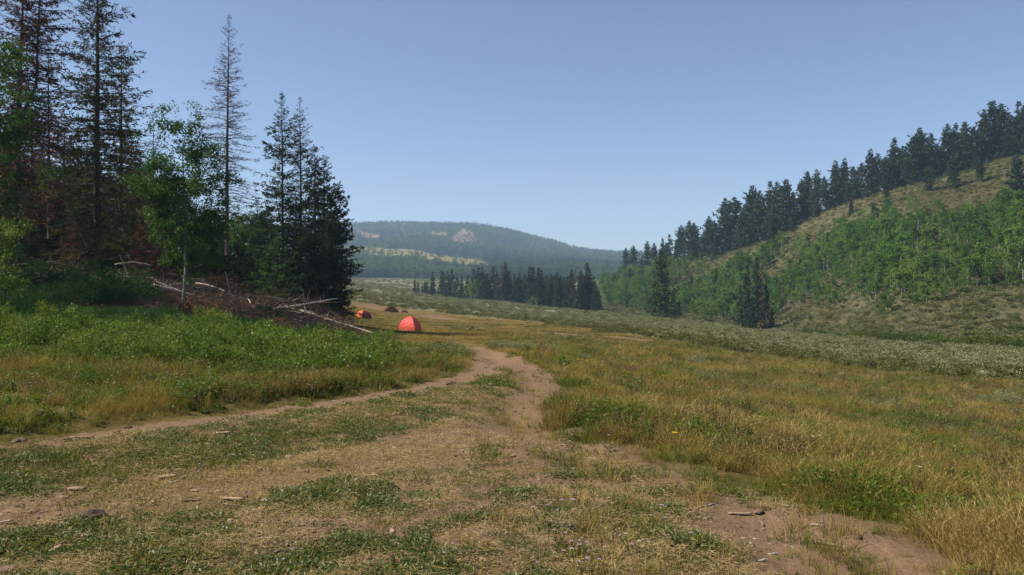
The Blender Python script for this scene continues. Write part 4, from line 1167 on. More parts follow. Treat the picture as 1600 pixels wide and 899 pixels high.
# ------------------------------------------------------------------ shrubs of the bank
def bank_shrubs():
    lo = [shrub(300 + i, .52, .55, 46, 44, .045, 'leaf_shrub', .14) for i in range(5)]
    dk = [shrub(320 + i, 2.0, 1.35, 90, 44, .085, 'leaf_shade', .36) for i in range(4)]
    G = 'low green shrubs along the bank'
    n = 0
    rr = random.Random(5)
    spots = []
    for _ in range(9000):
        if len(spots) >= 215: break
        px_ = rr.uniform(-70, 600); d = rr.uniform(14.5, 37)
        x, y = at(px_, d)
        p = proj(x, y, ground_z(x, y)); py = float(p[1])
        top = np.interp(px_, [-70, 330, 400, 600], [526, 526, 545, 553]); bot = np.interp(px_, [-70,0,100,300,420,560,600],[550,565,578,576,586,592,584])
        if not (top - 6 < py < bot + 4): continue
        if any((x - a) ** 2 + (y - b) ** 2 < .5 ** 2 for a, b in spots): continue
        spots.append((x, y))
        near = py > 545
        if px_ < 150: wh = 'yellowish low shrub before the dark bushes'
        elif px_ < 300: wh = 'bright green low shrub below the aspen'
        elif px_ < 440: wh = 'green low shrub before the slash heap'
        else: wh = 'deep green low shrub near the white log'
        wh += ', front row' if near else ', back row'
        hq = rr.choice((.5, .7, .9, 1.1, 1.5))
        wh = {.5: 'tiny ', .7: 'small ', .9: '', 1.1: 'fuller ', 1.5: 'tall '}[hq] + wh
        place(lo[rr.randrange(5)], 'shrub', x, y, wh, 'shrub', G, h=hq * rr.uniform(.85, 1.15), wid=rr.uniform(.7, 1.4))
    S = 'dark shaded shrubs under the trees'
    got = []
    for _ in range(3000):
        if len(got) >= 85: break
        px_ = rr.uniform(-60, 545); d = rr.uniform(22, 37)
        x, y = at(px_, d); py = float(proj(x, y, ground_z(x, y))[1])
        if py > 527 + 16 * max(0, (px_ - 330) / 270) or py < np.interp(px_, [0, 200, 400, 540], [478, 492, 508, 524]): continue
        if any((x - a) ** 2 + (y - b) ** 2 < 1.0 for a, b in got): continue
        got.append((x, y))
        tall_ = rr.random()
        wh = ('knee high ' if tall_ < .4 else 'low ') + 'dark green shrub '
        wh += 'under the forked spruce' if px_ < 70 else 'before the biggest dark shrub' if px_ < 170 else 'between thick trunk and aspen foot' if px_ < 270 else 'round the aspen foot' if px_ < 340 else 'before the middle of the slash' if px_ < 440 else 'before the thick end of the slash'
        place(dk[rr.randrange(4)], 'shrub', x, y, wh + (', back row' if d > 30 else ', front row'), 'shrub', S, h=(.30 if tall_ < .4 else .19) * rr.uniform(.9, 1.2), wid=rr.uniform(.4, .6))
    for px_, d, hh, lab in ((150,38,1.1,'biggest dark shrub in deep shade before the thick trunk'), (195,37,1.05,'dark shrub in deep shade right of the thick trunk'), (105,36,1.0,'dark shrub in shade left of the thick trunk'), (222,39,.75,'lower dark shrub beside the long pale log'), (65,35,.8,'dark shrub in shade with glossy leaves below the forked spruce'), (30,33,.75,'dark shrub beside the sapling at the picture edge'), (130,33,.75,'dark shrub in front of the biggest one'), (175,34,.65,'lower dark shrub in front of the biggest one, over bright shrubs'), (80,31,.6,'dark shrub low over the bright shrubs, near the edge'), (45,29,.55,'small dark shrub over the bright shrubs, nearest the edge'), (-5,30,.8,'dark shrub cut by the picture edge'), (10,41,.9,'dark shrub behind the sapling at the edge'),
                             (250,37,.5,'small dark shrub left of the aspen foot'), (300,37.5,.42,'small dark shrub right at the aspen foot'), (330,37,.42,'small dark shrub right of the aspen foot'), (395,38,.45,'dark shrub left in front of the slash heap'), (415,38,.62,'taller green shrub growing up before the slash heap'), (440,37.5,.45,'dark shrub in front of the middle of the heap'), (100,44,.7,'dark shrub on the slope behind the biggest one'), (60,47,.7,'dark shrub high on the slope by the pale log'), (205,46,.6,'dark shrub up the slope by the arched branch'), (335,58,.6,'green shrub up the slope behind the aspen'), (360,60,.5,'small green shrub behind the dry bushes')):
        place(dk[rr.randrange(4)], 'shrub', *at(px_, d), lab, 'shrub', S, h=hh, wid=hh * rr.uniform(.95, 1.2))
bank_shrubs()

# ------------------------------------------------------------------ sagebrush, rabbitbrush, willows
def brush():
    rr = random.Random(8)
    g = np.random.default_rng(8)
    sg = [shrub(400 + i, .5, .42, 34, 40, .045, 'sage', .12, .3, up=.7) for i in range(5)]
    ol = [shrub(410 + i, .45, .42, 34, 36, .05, 'sage_olive', .12, .35, up=.6) for i in range(3)]
    far = []
    for i in range(5):
        far += [shrub(420 + i, .55, .5, 16, 16, .12, 'sage' if i < 3 else 'sage_olive', .16, .4, up=.6)[1][1]]
    far += [shrub(426, .7, .5, 18, 16, .14, 'leaf_willow', .18, .5, up=.5)[1][1]]
    # nearest ones, one by one
    for px_, d, hh, lab in ((772,37,1.0,'sagebrush clump nearest the bend of the track'), (780,36.5,1.1,'round sagebrush right of the bend of the track'), (797,38,1.05,'dark sagebrush second from the bend'), (808,37.5,.9,'sagebrush third in the row past the bend'), (826,37,1.15,'broad grey sagebrush in the middle of the row'), (846,36,1.1,'pale sagebrush with bare twigs in the row past the bend'), (860,36,1.1,'twiggy sagebrush with dry purple grey stems at the row end'), (872,37,.8,'small sagebrush last of the row past the bend'),
                             (978,40,.95,'low sagebrush below the pale strip of track'), (1090,45,1.5,'big round sagebrush alone in the golden meadow'), (1097,33,1.0,'grey sagebrush below the big round one'), (1050,38,.8,'twiggy purple grey bush in the golden meadow'), (912,34,.7,'small grey bush near the yellow flowers'),
                             (1572,30,1.15,'large pale sagebrush at the right picture edge'), (1552,31,1.0,'pale sagebrush beside the one at the picture edge'), (1592,31,1.1,'pale sagebrush cut by the right picture edge'), (1535,32,.75,'lower sagebrush left of the pale pair at the edge'),
                             (575,26,1.1,'silvery sagebrush behind the deep green shrubs of the bank'), (597,27,1.05,'silvery sagebrush beside the end of the white log'), (620,26,.9,'silvery sagebrush between bank shrubs and red tent'), (668,24,.9,'grey sagebrush on the bank near the track'), (700,23,1.15,'tall silvery sagebrush at the tip of the bank'), (712,22.5,.9,'silvery sagebrush last at the tip of the bank'), (640,23,.8,'dry dark sagebrush on the bank below the red tent'), (265,15.5,.5,'small silvery sagebrush in the grass of the bank'), (290,16,.5,'small silvery sagebrush beside the other in the bank grass')):
        place(sg[rr.randrange(5)], 'sagebrush', *at(px_, d), lab, 'shrub', 'sagebrush', h=hh, wid=hh * rr.uniform(1, 1.3))
    # the sage flat: nearest as things, the rest as one mass
    x, y = spread_pts(g, 26000, -.24, .78, 40, 800)
    px, py = proj(x, y, base_h(x, y))
    wob = (fbm(x * .1, y * .1, 5, 3) - .5) * 10
    k = inpoly(px, py + wob, SAGE) | ((y > 330) & (px < 760) & (py > 430))
    dirt = masks(x, y)[0]
    k &= dirt < .25
    # thin edge of olive bushes below the band
    low = ~inpoly(px, py - 9, SAGE)
    x, y, px, py = x[k], y[k], px[k], py[k]
    lowk = ~inpoly(px, py + 8, SAGE)
    o = np.argsort(y)
    x, y, lowk, px = x[o], y[o], lowk[o], px[o]
    chosen = []
    taken = []
    for i in range(len(x)):
        if len(chosen) >= 230: break
        if any((x[i] - a) ** 2 + (y[i] - b) ** 2 < 1.1 for a, b in taken[-60:]): continue
        taken.append((x[i], y[i])); chosen.append(i)
    for i in chosen:
        pr = ol[rr.randrange(3)] if (lowk[i] and rr.random() < .6) else sg[rr.randrange(5)]
        zone = 'near the picture edge' if px[i] > 1520 else 'before the dark willows' if px[i] > 1420 else 'before the first willows' if px[i] > 1270 else 'below the spruce clump' if px[i] > 1150 else 'below the broad layered spruce' if px[i] > 1000 else 'right of the pale track'
        hs_ = rr.uniform(1.0, 1.7)
        zone += ', knee high' if hs_ > 1.45 else ', squat' if hs_ < 1.2 else ''
        lab = ('olive brush at the lower edge of the sage flat ' if pr in ol else 'grey green sagebrush on the sage flat ') + zone
        place(pr, 'sagebrush', float(x[i]), float(y[i]), lab, 'shrub', 'sagebrush of the flat', h=hs_, wid=rr.uniform(1.1, 2.0))
    m = np.ones(len(x), bool); m[chosen] = False
    x, y, lowk = x[m], y[m], lowk[m]
    n = len(x)
    pick = np.where(lowk & (g.random(n) < .7), 3 + g.integers(0, 2, n), np.where(g.random(n) < .1, 3, g.integers(0, 3, n)))
    s_ = g.uniform(.8, 1.6, n) * (1 + .9 * sstep(y, 80, 500))
    scatter('sagebrush_cover', far, np.stack([x, y, th(x, y) - .03], 1), g.uniform(0, 6.28, n), np.stack([s_ * 1.25, s_ * 1.25, s_ * .8], 1), pick, g.random(n))
    # hillside brush
    n = 46000
    u = g.uniform(.10, .80, n); d = g.uniform(105, 440, n)
    x, y = u * d, d
    px, py = proj(x, y, base_h(x, y))
    hill = (base_h(x, y) > -9.6) & (px > 935) & (py < 546) & ~inpoly(px, py, SAGE)
    cl = fbm(x * .12, y * .12, 15, 3)
    k = hill & (g.random(n) < np.clip(.7 + (cl - .5) * 1.5, .25, 1))
    x, y = x[k], y[k]; n = len(x)
    s_ = g.uniform(.7, 1.7, n)
    scatter('hillside_brush', far, np.stack([x, y, th(x, y) - .03], 1), g.uniform(0, 6.28, n), np.stack([s_ * 1.2, s_ * 1.2, s_ * .8], 1), np.where(g.random(n) < .45, 3 + g.integers(0, 3, n), g.integers(0, 3, n)), g.random(n))
    # rabbitbrush in flower
    rb = [shrub(440 + i, .42, .38, 30, 36, .045, 'sage_olive', .1, .3, flower='flower_gold', up=.7) for i in range(2)]
    for px_, d, hh, lab in ((908,27,.9,'yellow flowering rabbitbrush, brightest of its row'), (885,29,.75,'yellow flowering rabbitbrush left of the brightest'), (938,28,.7,'yellow flowering rabbitbrush right of the brightest'), (966,26,.7,'small yellow rabbitbrush in the golden grass'), (1030,25,.8,'yellow rabbitbrush under the twiggy bush'), (1036,24,.6,'low yellow rabbitbrush below the other one'), (1058,25.5,.65,'yellow rabbitbrush last of the row'), (812,26,.6,'yellow flowering brush beside the track bend'), (835,29,.7,'yellow flowering brush below the sagebrush row'), (1430,24,.6,'small yellow rabbitbrush in the open golden meadow')):
        place(rb[rr.randrange(2)], 'rabbitbrush', *at(px_, d), lab, 'shrub', 'rabbitbrush in flower', h=hh, wid=hh * 1.2)
    gh = [shrub(450 + i, .4, .34, 26, 34, .055, 'leaf_shrub', .11, .5) for i in range(2)]
    for px_, d, hh, lab in ((872,19,1.0,'dark green leafy clump at the edge of the track'), (981,22,1.05,'dark green leafy clump in the golden meadow'), (868,22,.8,'green leafy clump behind the track edge clump'), (1380,17,.8,'green leafy patch in the open meadow, left half'), (1405,16.7,.9,'green leafy patch in the open meadow, right half'), (1360,17.3,.6,'low green leafy patch at the end of the green strip'), (470,11.4,.45,'green leafy clump with lilac flowers at the road edge')):
        place(gh[rr.randrange(2)], 'leafy_clump', *at(px_, d), lab, 'plant', 'green leafy clumps', h=hh * .8, wid=hh * 1.1)
    # willows along the creek
    wl = [shrub(460 + i, 1.7, 1.5, 46, 26, .2, 'leaf_willow', .4, .5) for i in range(3)]
    for i in range(34):
        px_ = 1255 + i * 11.5 + rr.uniform(-5, 5)
        py = np.interp(px_, [1250,1300,1400,1500,1600,1660],[521,526.5,536,543,548,552]) + rr.uniform(-1.5, 1.0)
        x, y = gp(px_, py)
        lab = 'yellow green willow bush on the creek ' + ('near the spruce clump' if px_ < 1330 else 'below the bare bank' if px_ < 1450 else 'in the dark cluster below the open slope' if px_ < 1540 else 'near the picture edge')
        place(wl[rr.randrange(3)], 'willow_bush', x, y, lab, 'bush', 'willows along the creek', h=rr.uniform(.55, 1.05), wid=rr.uniform(.9, 1.5))
brush()

# ------------------------------------------------------------------ trees across the valley
def far_trees():
    rr = random.Random(3)
    g = np.random.default_rng(3)
    sp = [conifer(500 + i, 15, 2.0, .02, 130, 8, 2, .75, .36, .25, .05, .16, .97, prof=lambda t: (1 - t) ** .8, needle='needle_dark', bark='bark_far', irregular=.28) for i in range(5)]
    spd = [conifer(510 + i, 15, 1.9, .08, 80, 6, 2, .6, .22, .35, .0, .15, .8, prof=lambda t: (1 - t) ** .75, needle='needle_brown', bark='bark_far') for i in range(2)]
    bare = [conifer(515, 15, 1.2, .2, 50, 5, 1, .5, .08, .4, .0, .13, .5, prof=lambda t: (1 - t) ** .6, needle='needle_grey', irregular=.4)]
    pn = [conifer(520 + i, 18, 3.7, .10, 170, 13, 2, .85, .42, .12, .15, .28, .92, prof=lambda t: (1 - t ** 1.5) ** .8 * (.55 + .45 * np.minimum(1, t * 3)), needle='needle_pine', bark='bark_far', irregular=.38, lean=(.02 * (i - 2), 0)) for i in range(5)]
    pc = [conifer(530 + i, 18, 3.4, .04, 160, 12, 2, .85, .42, .2, .1, .25, .96, prof=lambda t: (1 - t) ** .72, needle='needle_pine', bark='bark_far', irregular=.3) for i in range(3)]
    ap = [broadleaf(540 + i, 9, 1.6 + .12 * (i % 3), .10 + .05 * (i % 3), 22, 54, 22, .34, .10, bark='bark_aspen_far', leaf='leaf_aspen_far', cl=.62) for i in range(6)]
    def put(pr, H, px_, d, top, name, lab, group, wid=1.0):
        x, y = at(px_, d)
        z = ground_z(x, y)
        s = (CAMZ + (449.5 - top) / F * d - z) / H
        return place(pr, name, x, y, lab, 'tree', group, h=s, wid=s * wid)
    # the spruce grove in the middle of the valley
    G = 'spruce grove beyond the sage flat'
    N_ = 'first second third fourth fifth sixth seventh eighth ninth tenth eleventh twelfth thirteenth fourteenth fifteenth sixteenth seventeenth eighteenth nineteenth twentieth'.split()
    tops = [(648,433),(653,438),(660,444),(676,424),(690,422),(693,425),(699,424),(706,420),(714,426),(721,430),(731,429),(740,420),(748,417),(754,417),(762,427),(771,416),(777,424),(785,409),(790,410),(796,424),(804,428),(812,426),(820,427),(828,416),(832,417),(842,418),(846,421),(857,429),(870,426),(876,430),(885,432),(893,421),(899,419),(907,424),(917,411),(921,420),(929,440),(936,450)]
    for k, (px_, tp) in enumerate(tops):
        d = np.interp(px_, [640, 700, 750, 850, 940], [400, 385, 368, 325, 285]) + rr.uniform(0, 14)
        dead = k in (17, 27, 32)
        pr = spd[rr.randrange(2)] if dead else sp[rr.randrange(5)]
        seg = 'first of the dark grove' if px_ < 665 else 'in the sparse end of the dark grove' if px_ < 735 else 'in the middle of the dark grove' if px_ < 840 else 'in the thick end of the dark grove'
        put(pr, 15, px_, d, tp, 'spruce_tree', ('reddish dying spruce ' if dead else 'tall spire shaped spruce ' if tp < 421 else 'dark pointed spruce ') + (N_[k] + ' from the sparse end of the grove' if k < 19 else N_[len(tops) - 1 - k] + ' from the thick end of the grove'), G, wid=rr.uniform(.95, 1.3))
    for k in range(100):
        px_ = rr.uniform(735, 938)
        d = np.interp(px_, [640, 700, 750, 850, 940], [400, 385, 372, 330, 290]) + rr.uniform(2, 45)
        tp = rr.uniform(427, 449)
        put(sp[rr.randrange(5)], 15, px_, d, tp, 'spruce_tree', ('shorter dark spruce ' if tp > 440 else 'mid height dark spruce ') + ('behind the sparse end of the grove' if px_ < 775 else 'packed in the first half of the grove' if px_ < 830 else 'packed in the second half of the grove' if px_ < 885 else 'packed in the thick end of the grove'), G, wid=rr.uniform(1.1, 1.5))
    for k in range(16):
        px_ = rr.uniform(664, 735); d = 395 + rr.uniform(0, 30)
        put(sp[rr.randrange(5)] if k % 2 else ap[rr.randrange(6)], 15 if k % 2 else 9, px_, d, rr.uniform(438, 452), 'spruce_tree' if k % 2 else 'aspen_tree', 'shorter dark spruce at the sparse end of the grove' if k % 2 else 'pale green aspen among the sparse end of the grove', G, wid=1.2)
    for px_, tp in ((813,402),(775,410),(835,412),(694,420)):
        put(bare[0], 15, px_, 350, tp, 'dead_spruce_tree', 'bare snag rising thin above the dark grove', G)
    for px_, d, tp in ((728,366,445),(735,362,440),(745,372,436),(832,322,462),(838,320,465),(826,330,468)):
        put(ap[rr.randrange(6)], 9, px_, d, tp, 'aspen_tree', 'pale green aspen at the front of the dark grove', G)
    # spruces at the foot of the right hillside
    S = 'spruces at the foot of the hillside'
    for px_, d, tp, pr, wd, lab in ((1033,232,390,conifer(550, 18, 4.3, .03, 190, 14, 2, .75, .34, .25, .1, .22, .95, needle='needle_green', bark='bark_far', prof=lambda t: (1 - t) ** .8),1.0,'broad layered spruce standing apart in front of the aspens'),
                                    (1183,214,398,sp[0],0.65,'tallest spire of the three part spruce clump'), (1168,216,414,sp[1],0.72,'left spire of the spruce clump, green'), (1190,213,413,spd[0],0.76,'reddish dying spruce in the spruce clump'), (1197,215,438,sp[2],0.72,'right spire of the spruce clump'), (1157,222,446,sp[3],.72,'slim lower spruce left of the spruce clump'), (1206,216,480,sp[4],1.01,'smallest spruce at the right of the clump'), (1175,213,462,sp[4],0.94,'low dark spruce at the foot of the clump'),
                                    (1003,330,452,spd[1],1.2,'brown dying spruce left of the broad layered one'), (994,340,462,bare[0],1.3,'grey bare spruce left of the broad layered one'), (1052,260,455,sp[3],1.2,'dark spruce behind the broad layered one'), (1061,262,470,sp[1],1.3,'low dark spruce right of the broad layered one'), (1135,240,485,spd[0],1.2,'small reddish spruce before the aspens')):
        put(pr, 18 if pr is not None and lab.startswith('broad') else 15, px_, d, tp, 'spruce_tree', lab, S, wid=wd)
    # conifers on the ridge
    T = 'conifers along the ridge'
    ridge = [(978,388),(990,384),(1003,398),(1012,377),(1022,380),(1035,372),(1046,366),(1056,378),(1066,352),(1078,345),(1085,348),(1098,362),(1107,338),(1118,345),(1132,310),(1146,308),(1160,325),(1176,290),(1190,298),(1203,283),(1214,285),(1228,281),(1240,300),(1252,280),(1262,268),(1276,264),(1290,276),(1305,250),(1320,246),(1332,260),(1346,255),(1360,232),(1372,240),(1384,245),(1398,215),(1412,228),(1425,215),(1438,200),(1452,208),(1466,225),(1480,195),(1494,192),(1508,190),(1522,198),(1538,170),(1552,158),(1566,162),(1580,180),(1592,158),(1606,150),(1625,140),(1650,130)]
    dr = lambda q: np.interp(q, [950,1000,1100,1200,1300,1400,1500,1600,1700],[560,480,392,348,330,310,300,300,300])
    ONES = 'first second third fourth fifth sixth seventh eighth ninth tenth eleventh twelfth thirteenth fourteenth fifteenth sixteenth seventeenth eighteenth nineteenth twentieth'.split()
    def nth(k):
        if k < 20: return ONES[k]
        ten = {2: 'twent', 3: 'thirt', 4: 'fort', 5: 'fift'}[(k + 1) // 10]
        return ten + 'ieth' if (k + 1) % 10 == 0 else ten + 'y-' + ONES[(k + 1) % 10 - 1]
    for k, (px_, tp) in enumerate(ridge):
        d = dr(px_) + rr.uniform(-4, 10)
        pr = pn[rr.randrange(5)] if rr.random() < .62 else pc[rr.randrange(3)]
        zone = 'low end of the ridge by the far hill' if px_ < 1060 else 'lower part of the ridge' if px_ < 1200 else 'middle of the ridge' if px_ < 1380 else 'high part of the ridge' if px_ < 1530 else 'top of the ridge at the picture edge'
        kind = 'round topped dark pine on the ' if pr in pn else 'pointed dark fir on the '
        put(pr, 18, px_, d, tp, 'pine_tree' if pr in pn else 'fir_tree', kind + 'ridge crest, ' + nth(k) + ' from its low end', T, wid=rr.uniform(.8, 1.1))
        if px_ > 1000:
            put(pc[rr.randrange(3)], 18, px_ + rr.uniform(-6, 6), d + rr.uniform(8, 22), tp + rr.uniform(12, 30), 'fir_tree', 'dark fir in the second row, ' + zone, T, wid=1.05)
        if px_ > 1000 and k % 3 == 1:
            put(pc[rr.randrange(3)] if k % 2 else pn[rr.randrange(5)], 18, px_ + rr.uniform(-8, 8), d - rr.uniform(2, 9), tp + rr.uniform(38, 55), 'fir_tree' if k % 2 else 'pine_tree', 'shorter dark conifer in front of the ' + zone, T, wid=1.1)
    for px_, d, tp, pr, lab in ((1532,268,245,pn[0],'rounded conifer standing out below the ridge on the open slope'), (1490,272,236,pc[0],'pointed conifer below the ridge on the open slope'), (1452,275,258,pn[1],'dark conifer at the upper edge of the aspens, middle of the slope'), (1385,290,285,pn[2],'dark conifer in front of the ridge above the aspens'), (1590,235,240,pn[3],'dark conifer at the picture edge above the aspens'), (1208,318,325,pc[1],'dark fir above the bare strip'), (1415,292,290,pc[2],'small fir at the top of the aspens'), (1330,300,310,pc[0],'small fir at the upper edge of the bare strip')):
        put(pr, 18, px_, d, tp, 'pine_tree' if pr in pn else 'fir_tree', lab, 'conifers below the ridge')
    for k in range(9):
        put(bare[0], 15, 1560 + k * 5 + rr.uniform(-2, 2), 285 + rr.uniform(-6, 6), rr.uniform(222, 245), 'dead_spruce_tree', 'pale bare snag under the ridge trees at the picture edge', 'bare snags near the ridge')
    # aspens of the hillside
    n = 40000
    px = g.uniform(925, 1700, n); d = g.uniform(130, 480, n)
    x, y = (px - 800) / F * d, d
    py = proj(x, y, base_h(x, y))[1]
    lowok = base_h(x, y) > -9.8
    k = inpoly(px, py, ASPEN) & ((px > 1330) | (py > 450) | (fbm(x * .035, y * .035, 55, 3) > .37)) & lowok & (base_h(x, y) - base_h(x * .985, y * .985) > .15)
    x, y, px, py = x[k], y[k], px[k], py[k]
    cell = {}
    keep = []
    for i in range(len(x)):
        gap = 1.55 + 1.9 * float(vnoise(x[i] * .06, y[i] * .06, 5))
        c = (int(x[i] // 4), int(y[i] // 4))
        ok = True
        for a in (-1, 0, 1):
            for b in (-1, 0, 1):
                for q in cell.get((c[0] + a, c[1] + b), ()):
                    if (x[i] - x[q]) ** 2 + (y[i] - y[q]) ** 2 < gap * gap: ok = False; break
                if not ok: break
            if not ok: break
        if ok: cell.setdefault(c, []).append(i); keep.append(i)
    x, y, px, py = x[keep], y[keep], px[keep], py[keep]
    hgt = (.36 + .64 * fbm(x * .05, y * .05, 25, 2)) * g.uniform(.5, 1.4, len(x))
    print('hillside aspens', len(x))
    inview = px < 1612
    order = np.argsort(np.where(inview, 0, 1e6) - hgt / y * 1e4 * (1 + .8 * (py > 440)))
    first = order[:265]; rest = order[265:]
    A = 'aspens on the hillside'
    for i in first:
        zone = 'over the open sage slope near the picture edge' if px[i] > 1520 else 'in the thick of the hillside stand' if px[i] > 1400 and py[i] < 430 else 'at the foot of the thick hillside stand' if px[i] > 1300 else 'right of the spruce clump' if px[i] > 1215 and py[i] > 430 else 'left behind the spruce clump' if px[i] < 1165 and px[i] > 1100 and py[i] > 440 else 'behind the spruce clump' if 1120 < px[i] < 1240 and py[i] > 440 else 'near the broad layered spruce' if px[i] < 1120 else 'at the lower edge over the sage slope' if py[i] > 430 else 'in the thick of the hillside stand'
        size = 'very tall ' if hgt[i] > 1.0 else 'tall ' if hgt[i] > .8 else 'small ' if hgt[i] < .55 else ''
        place(ap[rr.randrange(6)], 'aspen_tree', float(x[i]), float(y[i]), size + 'green aspen with pale stem ' + zone, 'tree', A, h=float(hgt[i]), wid=float(hgt[i]) * rr.uniform(.9, 1.25))
    m_ = len(rest)
    am = []
    for pr in ap[:4]:
        mb_ = pr[0][1].copy(); am.append((pr[0][1], pr[1][1]))
    joined = []
    import bmesh
    for tk, cr in am:
        bm = bmesh.new(); bm.from_mesh(tk); bm.from_mesh(cr); me = bpy.data.meshes.new('aspen_copy'); bm.to_mesh(me); bm.free()
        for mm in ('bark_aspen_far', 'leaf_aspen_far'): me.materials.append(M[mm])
        joined.append(me)
    H_ = hgt[rest]
    scatter('aspen_woods', joined, np.stack([x[rest], y[rest], th(x[rest], y[rest]) - .1], 1), g.uniform(0, 6.28, m_), np.stack([H_ * 1.1, H_ * 1.1, H_], 1), g.integers(0, 4, m_), g.random(m_))
    for k in range(22):
        i = int(first[rr.randrange(len(first))]) if k % 2 else int(rest[rr.randrange(len(rest))])
        if px[i] > 1600: continue
        place(bare[0], 'dead_aspen_tree', float(x[i]) + 1, float(y[i]) + .5, 'grey leafless stem standing in the hillside aspens', 'tree', 'dead stems in the hillside aspens', h=rr.uniform(.5, .75), wid=rr.uniform(.5, .9))
    for px_, d, tp, lab in ((1480,200,375,'small dark fir lost in the thick of the hillside aspens'), (1250,262,405,'slim dark fir among the aspens over the spruce clump'), (1560,190,372,'small dark fir in the aspens near the picture edge'), (1120,300,418,'slim dark fir among the aspens behind the broad spruce'), (1330,250,395,'tiny dark fir in the middle of the aspens'), (960,420,425,'dark fir at the far low end of the aspens'), (985,400,418,'second dark fir at the far low end of the aspens'), (1080,330,425,'dark fir in the aspens left of the bare strip')):
        put(sp[rr.randrange(5)], 15, px_, d, tp, 'fir_tree', lab, 'firs among the aspens', wid=1.1)
    # young aspens and saplings scattered over the sage slope
    for px_, py_, hh in ((1380,492,.45),(1372,495,.35),(1388,490,.5),(1425,478,.55),(1440,480,.5),(1435,492,.4),(1448,474,.5),(1460,476,.45),(1475,470,.5),(1360,478,.45),(1545,455,.5),(1580,450,.6),(1505,462,.4),(1300,480,.5)):
        x0, y0 = gp(px_, py_)
        place(ap[rr.randrange(6)], 'aspen_tree', x0, y0, 'small lone aspen out on the sage slope below the stand', 'tree', 'young aspens on the sage slope', h=hh)
    # aspens between grove and broad spruce
    for k in range(30):
        px_ = rr.uniform(945, 1000); d = rr.uniform(345, 440)
        x0, y0 = at(px_, d)
        place(ap[rr.randrange(6)], 'aspen_tree', x0, y0, 'green aspen in the gap between dark grove and hillside', 'tree', 'aspens in the gap', h=rr.uniform(.8, 1.2))
    # the far hill's forest
    fc = []
    for i in range(3):
        q = conifer(560 + i, 14, 2.4, .02, 26, 5, 1, 1.6, .9, .2, .05, .2, 1.0, prof=lambda t: (1 - t) ** .8, needle='far_needle')
        fc.append(q[1][1])
    for i in range(3):
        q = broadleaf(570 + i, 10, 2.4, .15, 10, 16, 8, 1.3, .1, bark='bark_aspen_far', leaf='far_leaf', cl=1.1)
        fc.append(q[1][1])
    n = 42000
    u = g.uniform(-.27, .2, n); d = np.exp(g.uniform(math.log(905), math.log(2750), n))
    x, y = u * d, d
    yel, pink, px, py = hill_masks(x, y)
    grove = fbm(x * .006, y * .006, 35, 4)
    dens = np.clip(.55 + (fbm(x * .012, y * .012, 45, 3) - .5) * 2.4, .1, 1)
    front = np.zeros(n, bool)
    for o_ in (3, 6, 9):
        front |= inpoly(px, py - o_ * 1.2, YELLOW) | inpoly(px, py - o_ * .6, YELLOW)
        for p_ in PINK: front |= inpoly(px, py - o_ * .6, p_)
    k = ((~yel & ~pink & ~front) | (g.random(n) < .06)) & (g.random(n) < dens)
    x, y, grove = x[k], y[k], grove[k]
    n = len(x)
    con = g.random(n) < np.clip(.5 + (grove - .5) * 5, .08, .95)
    s_ = g.uniform(.6, 1.15, n)
    scatter('forest', fc, np.stack([x, y, hill_h(x, y) - .3], 1), g.uniform(0, 6.28, n), np.stack([s_ * 1.25, s_ * 1.25, s_], 1), np.where(con, g.integers(0, 3, n), 3 + g.integers(0, 3, n)), g.random(n))
far_trees()

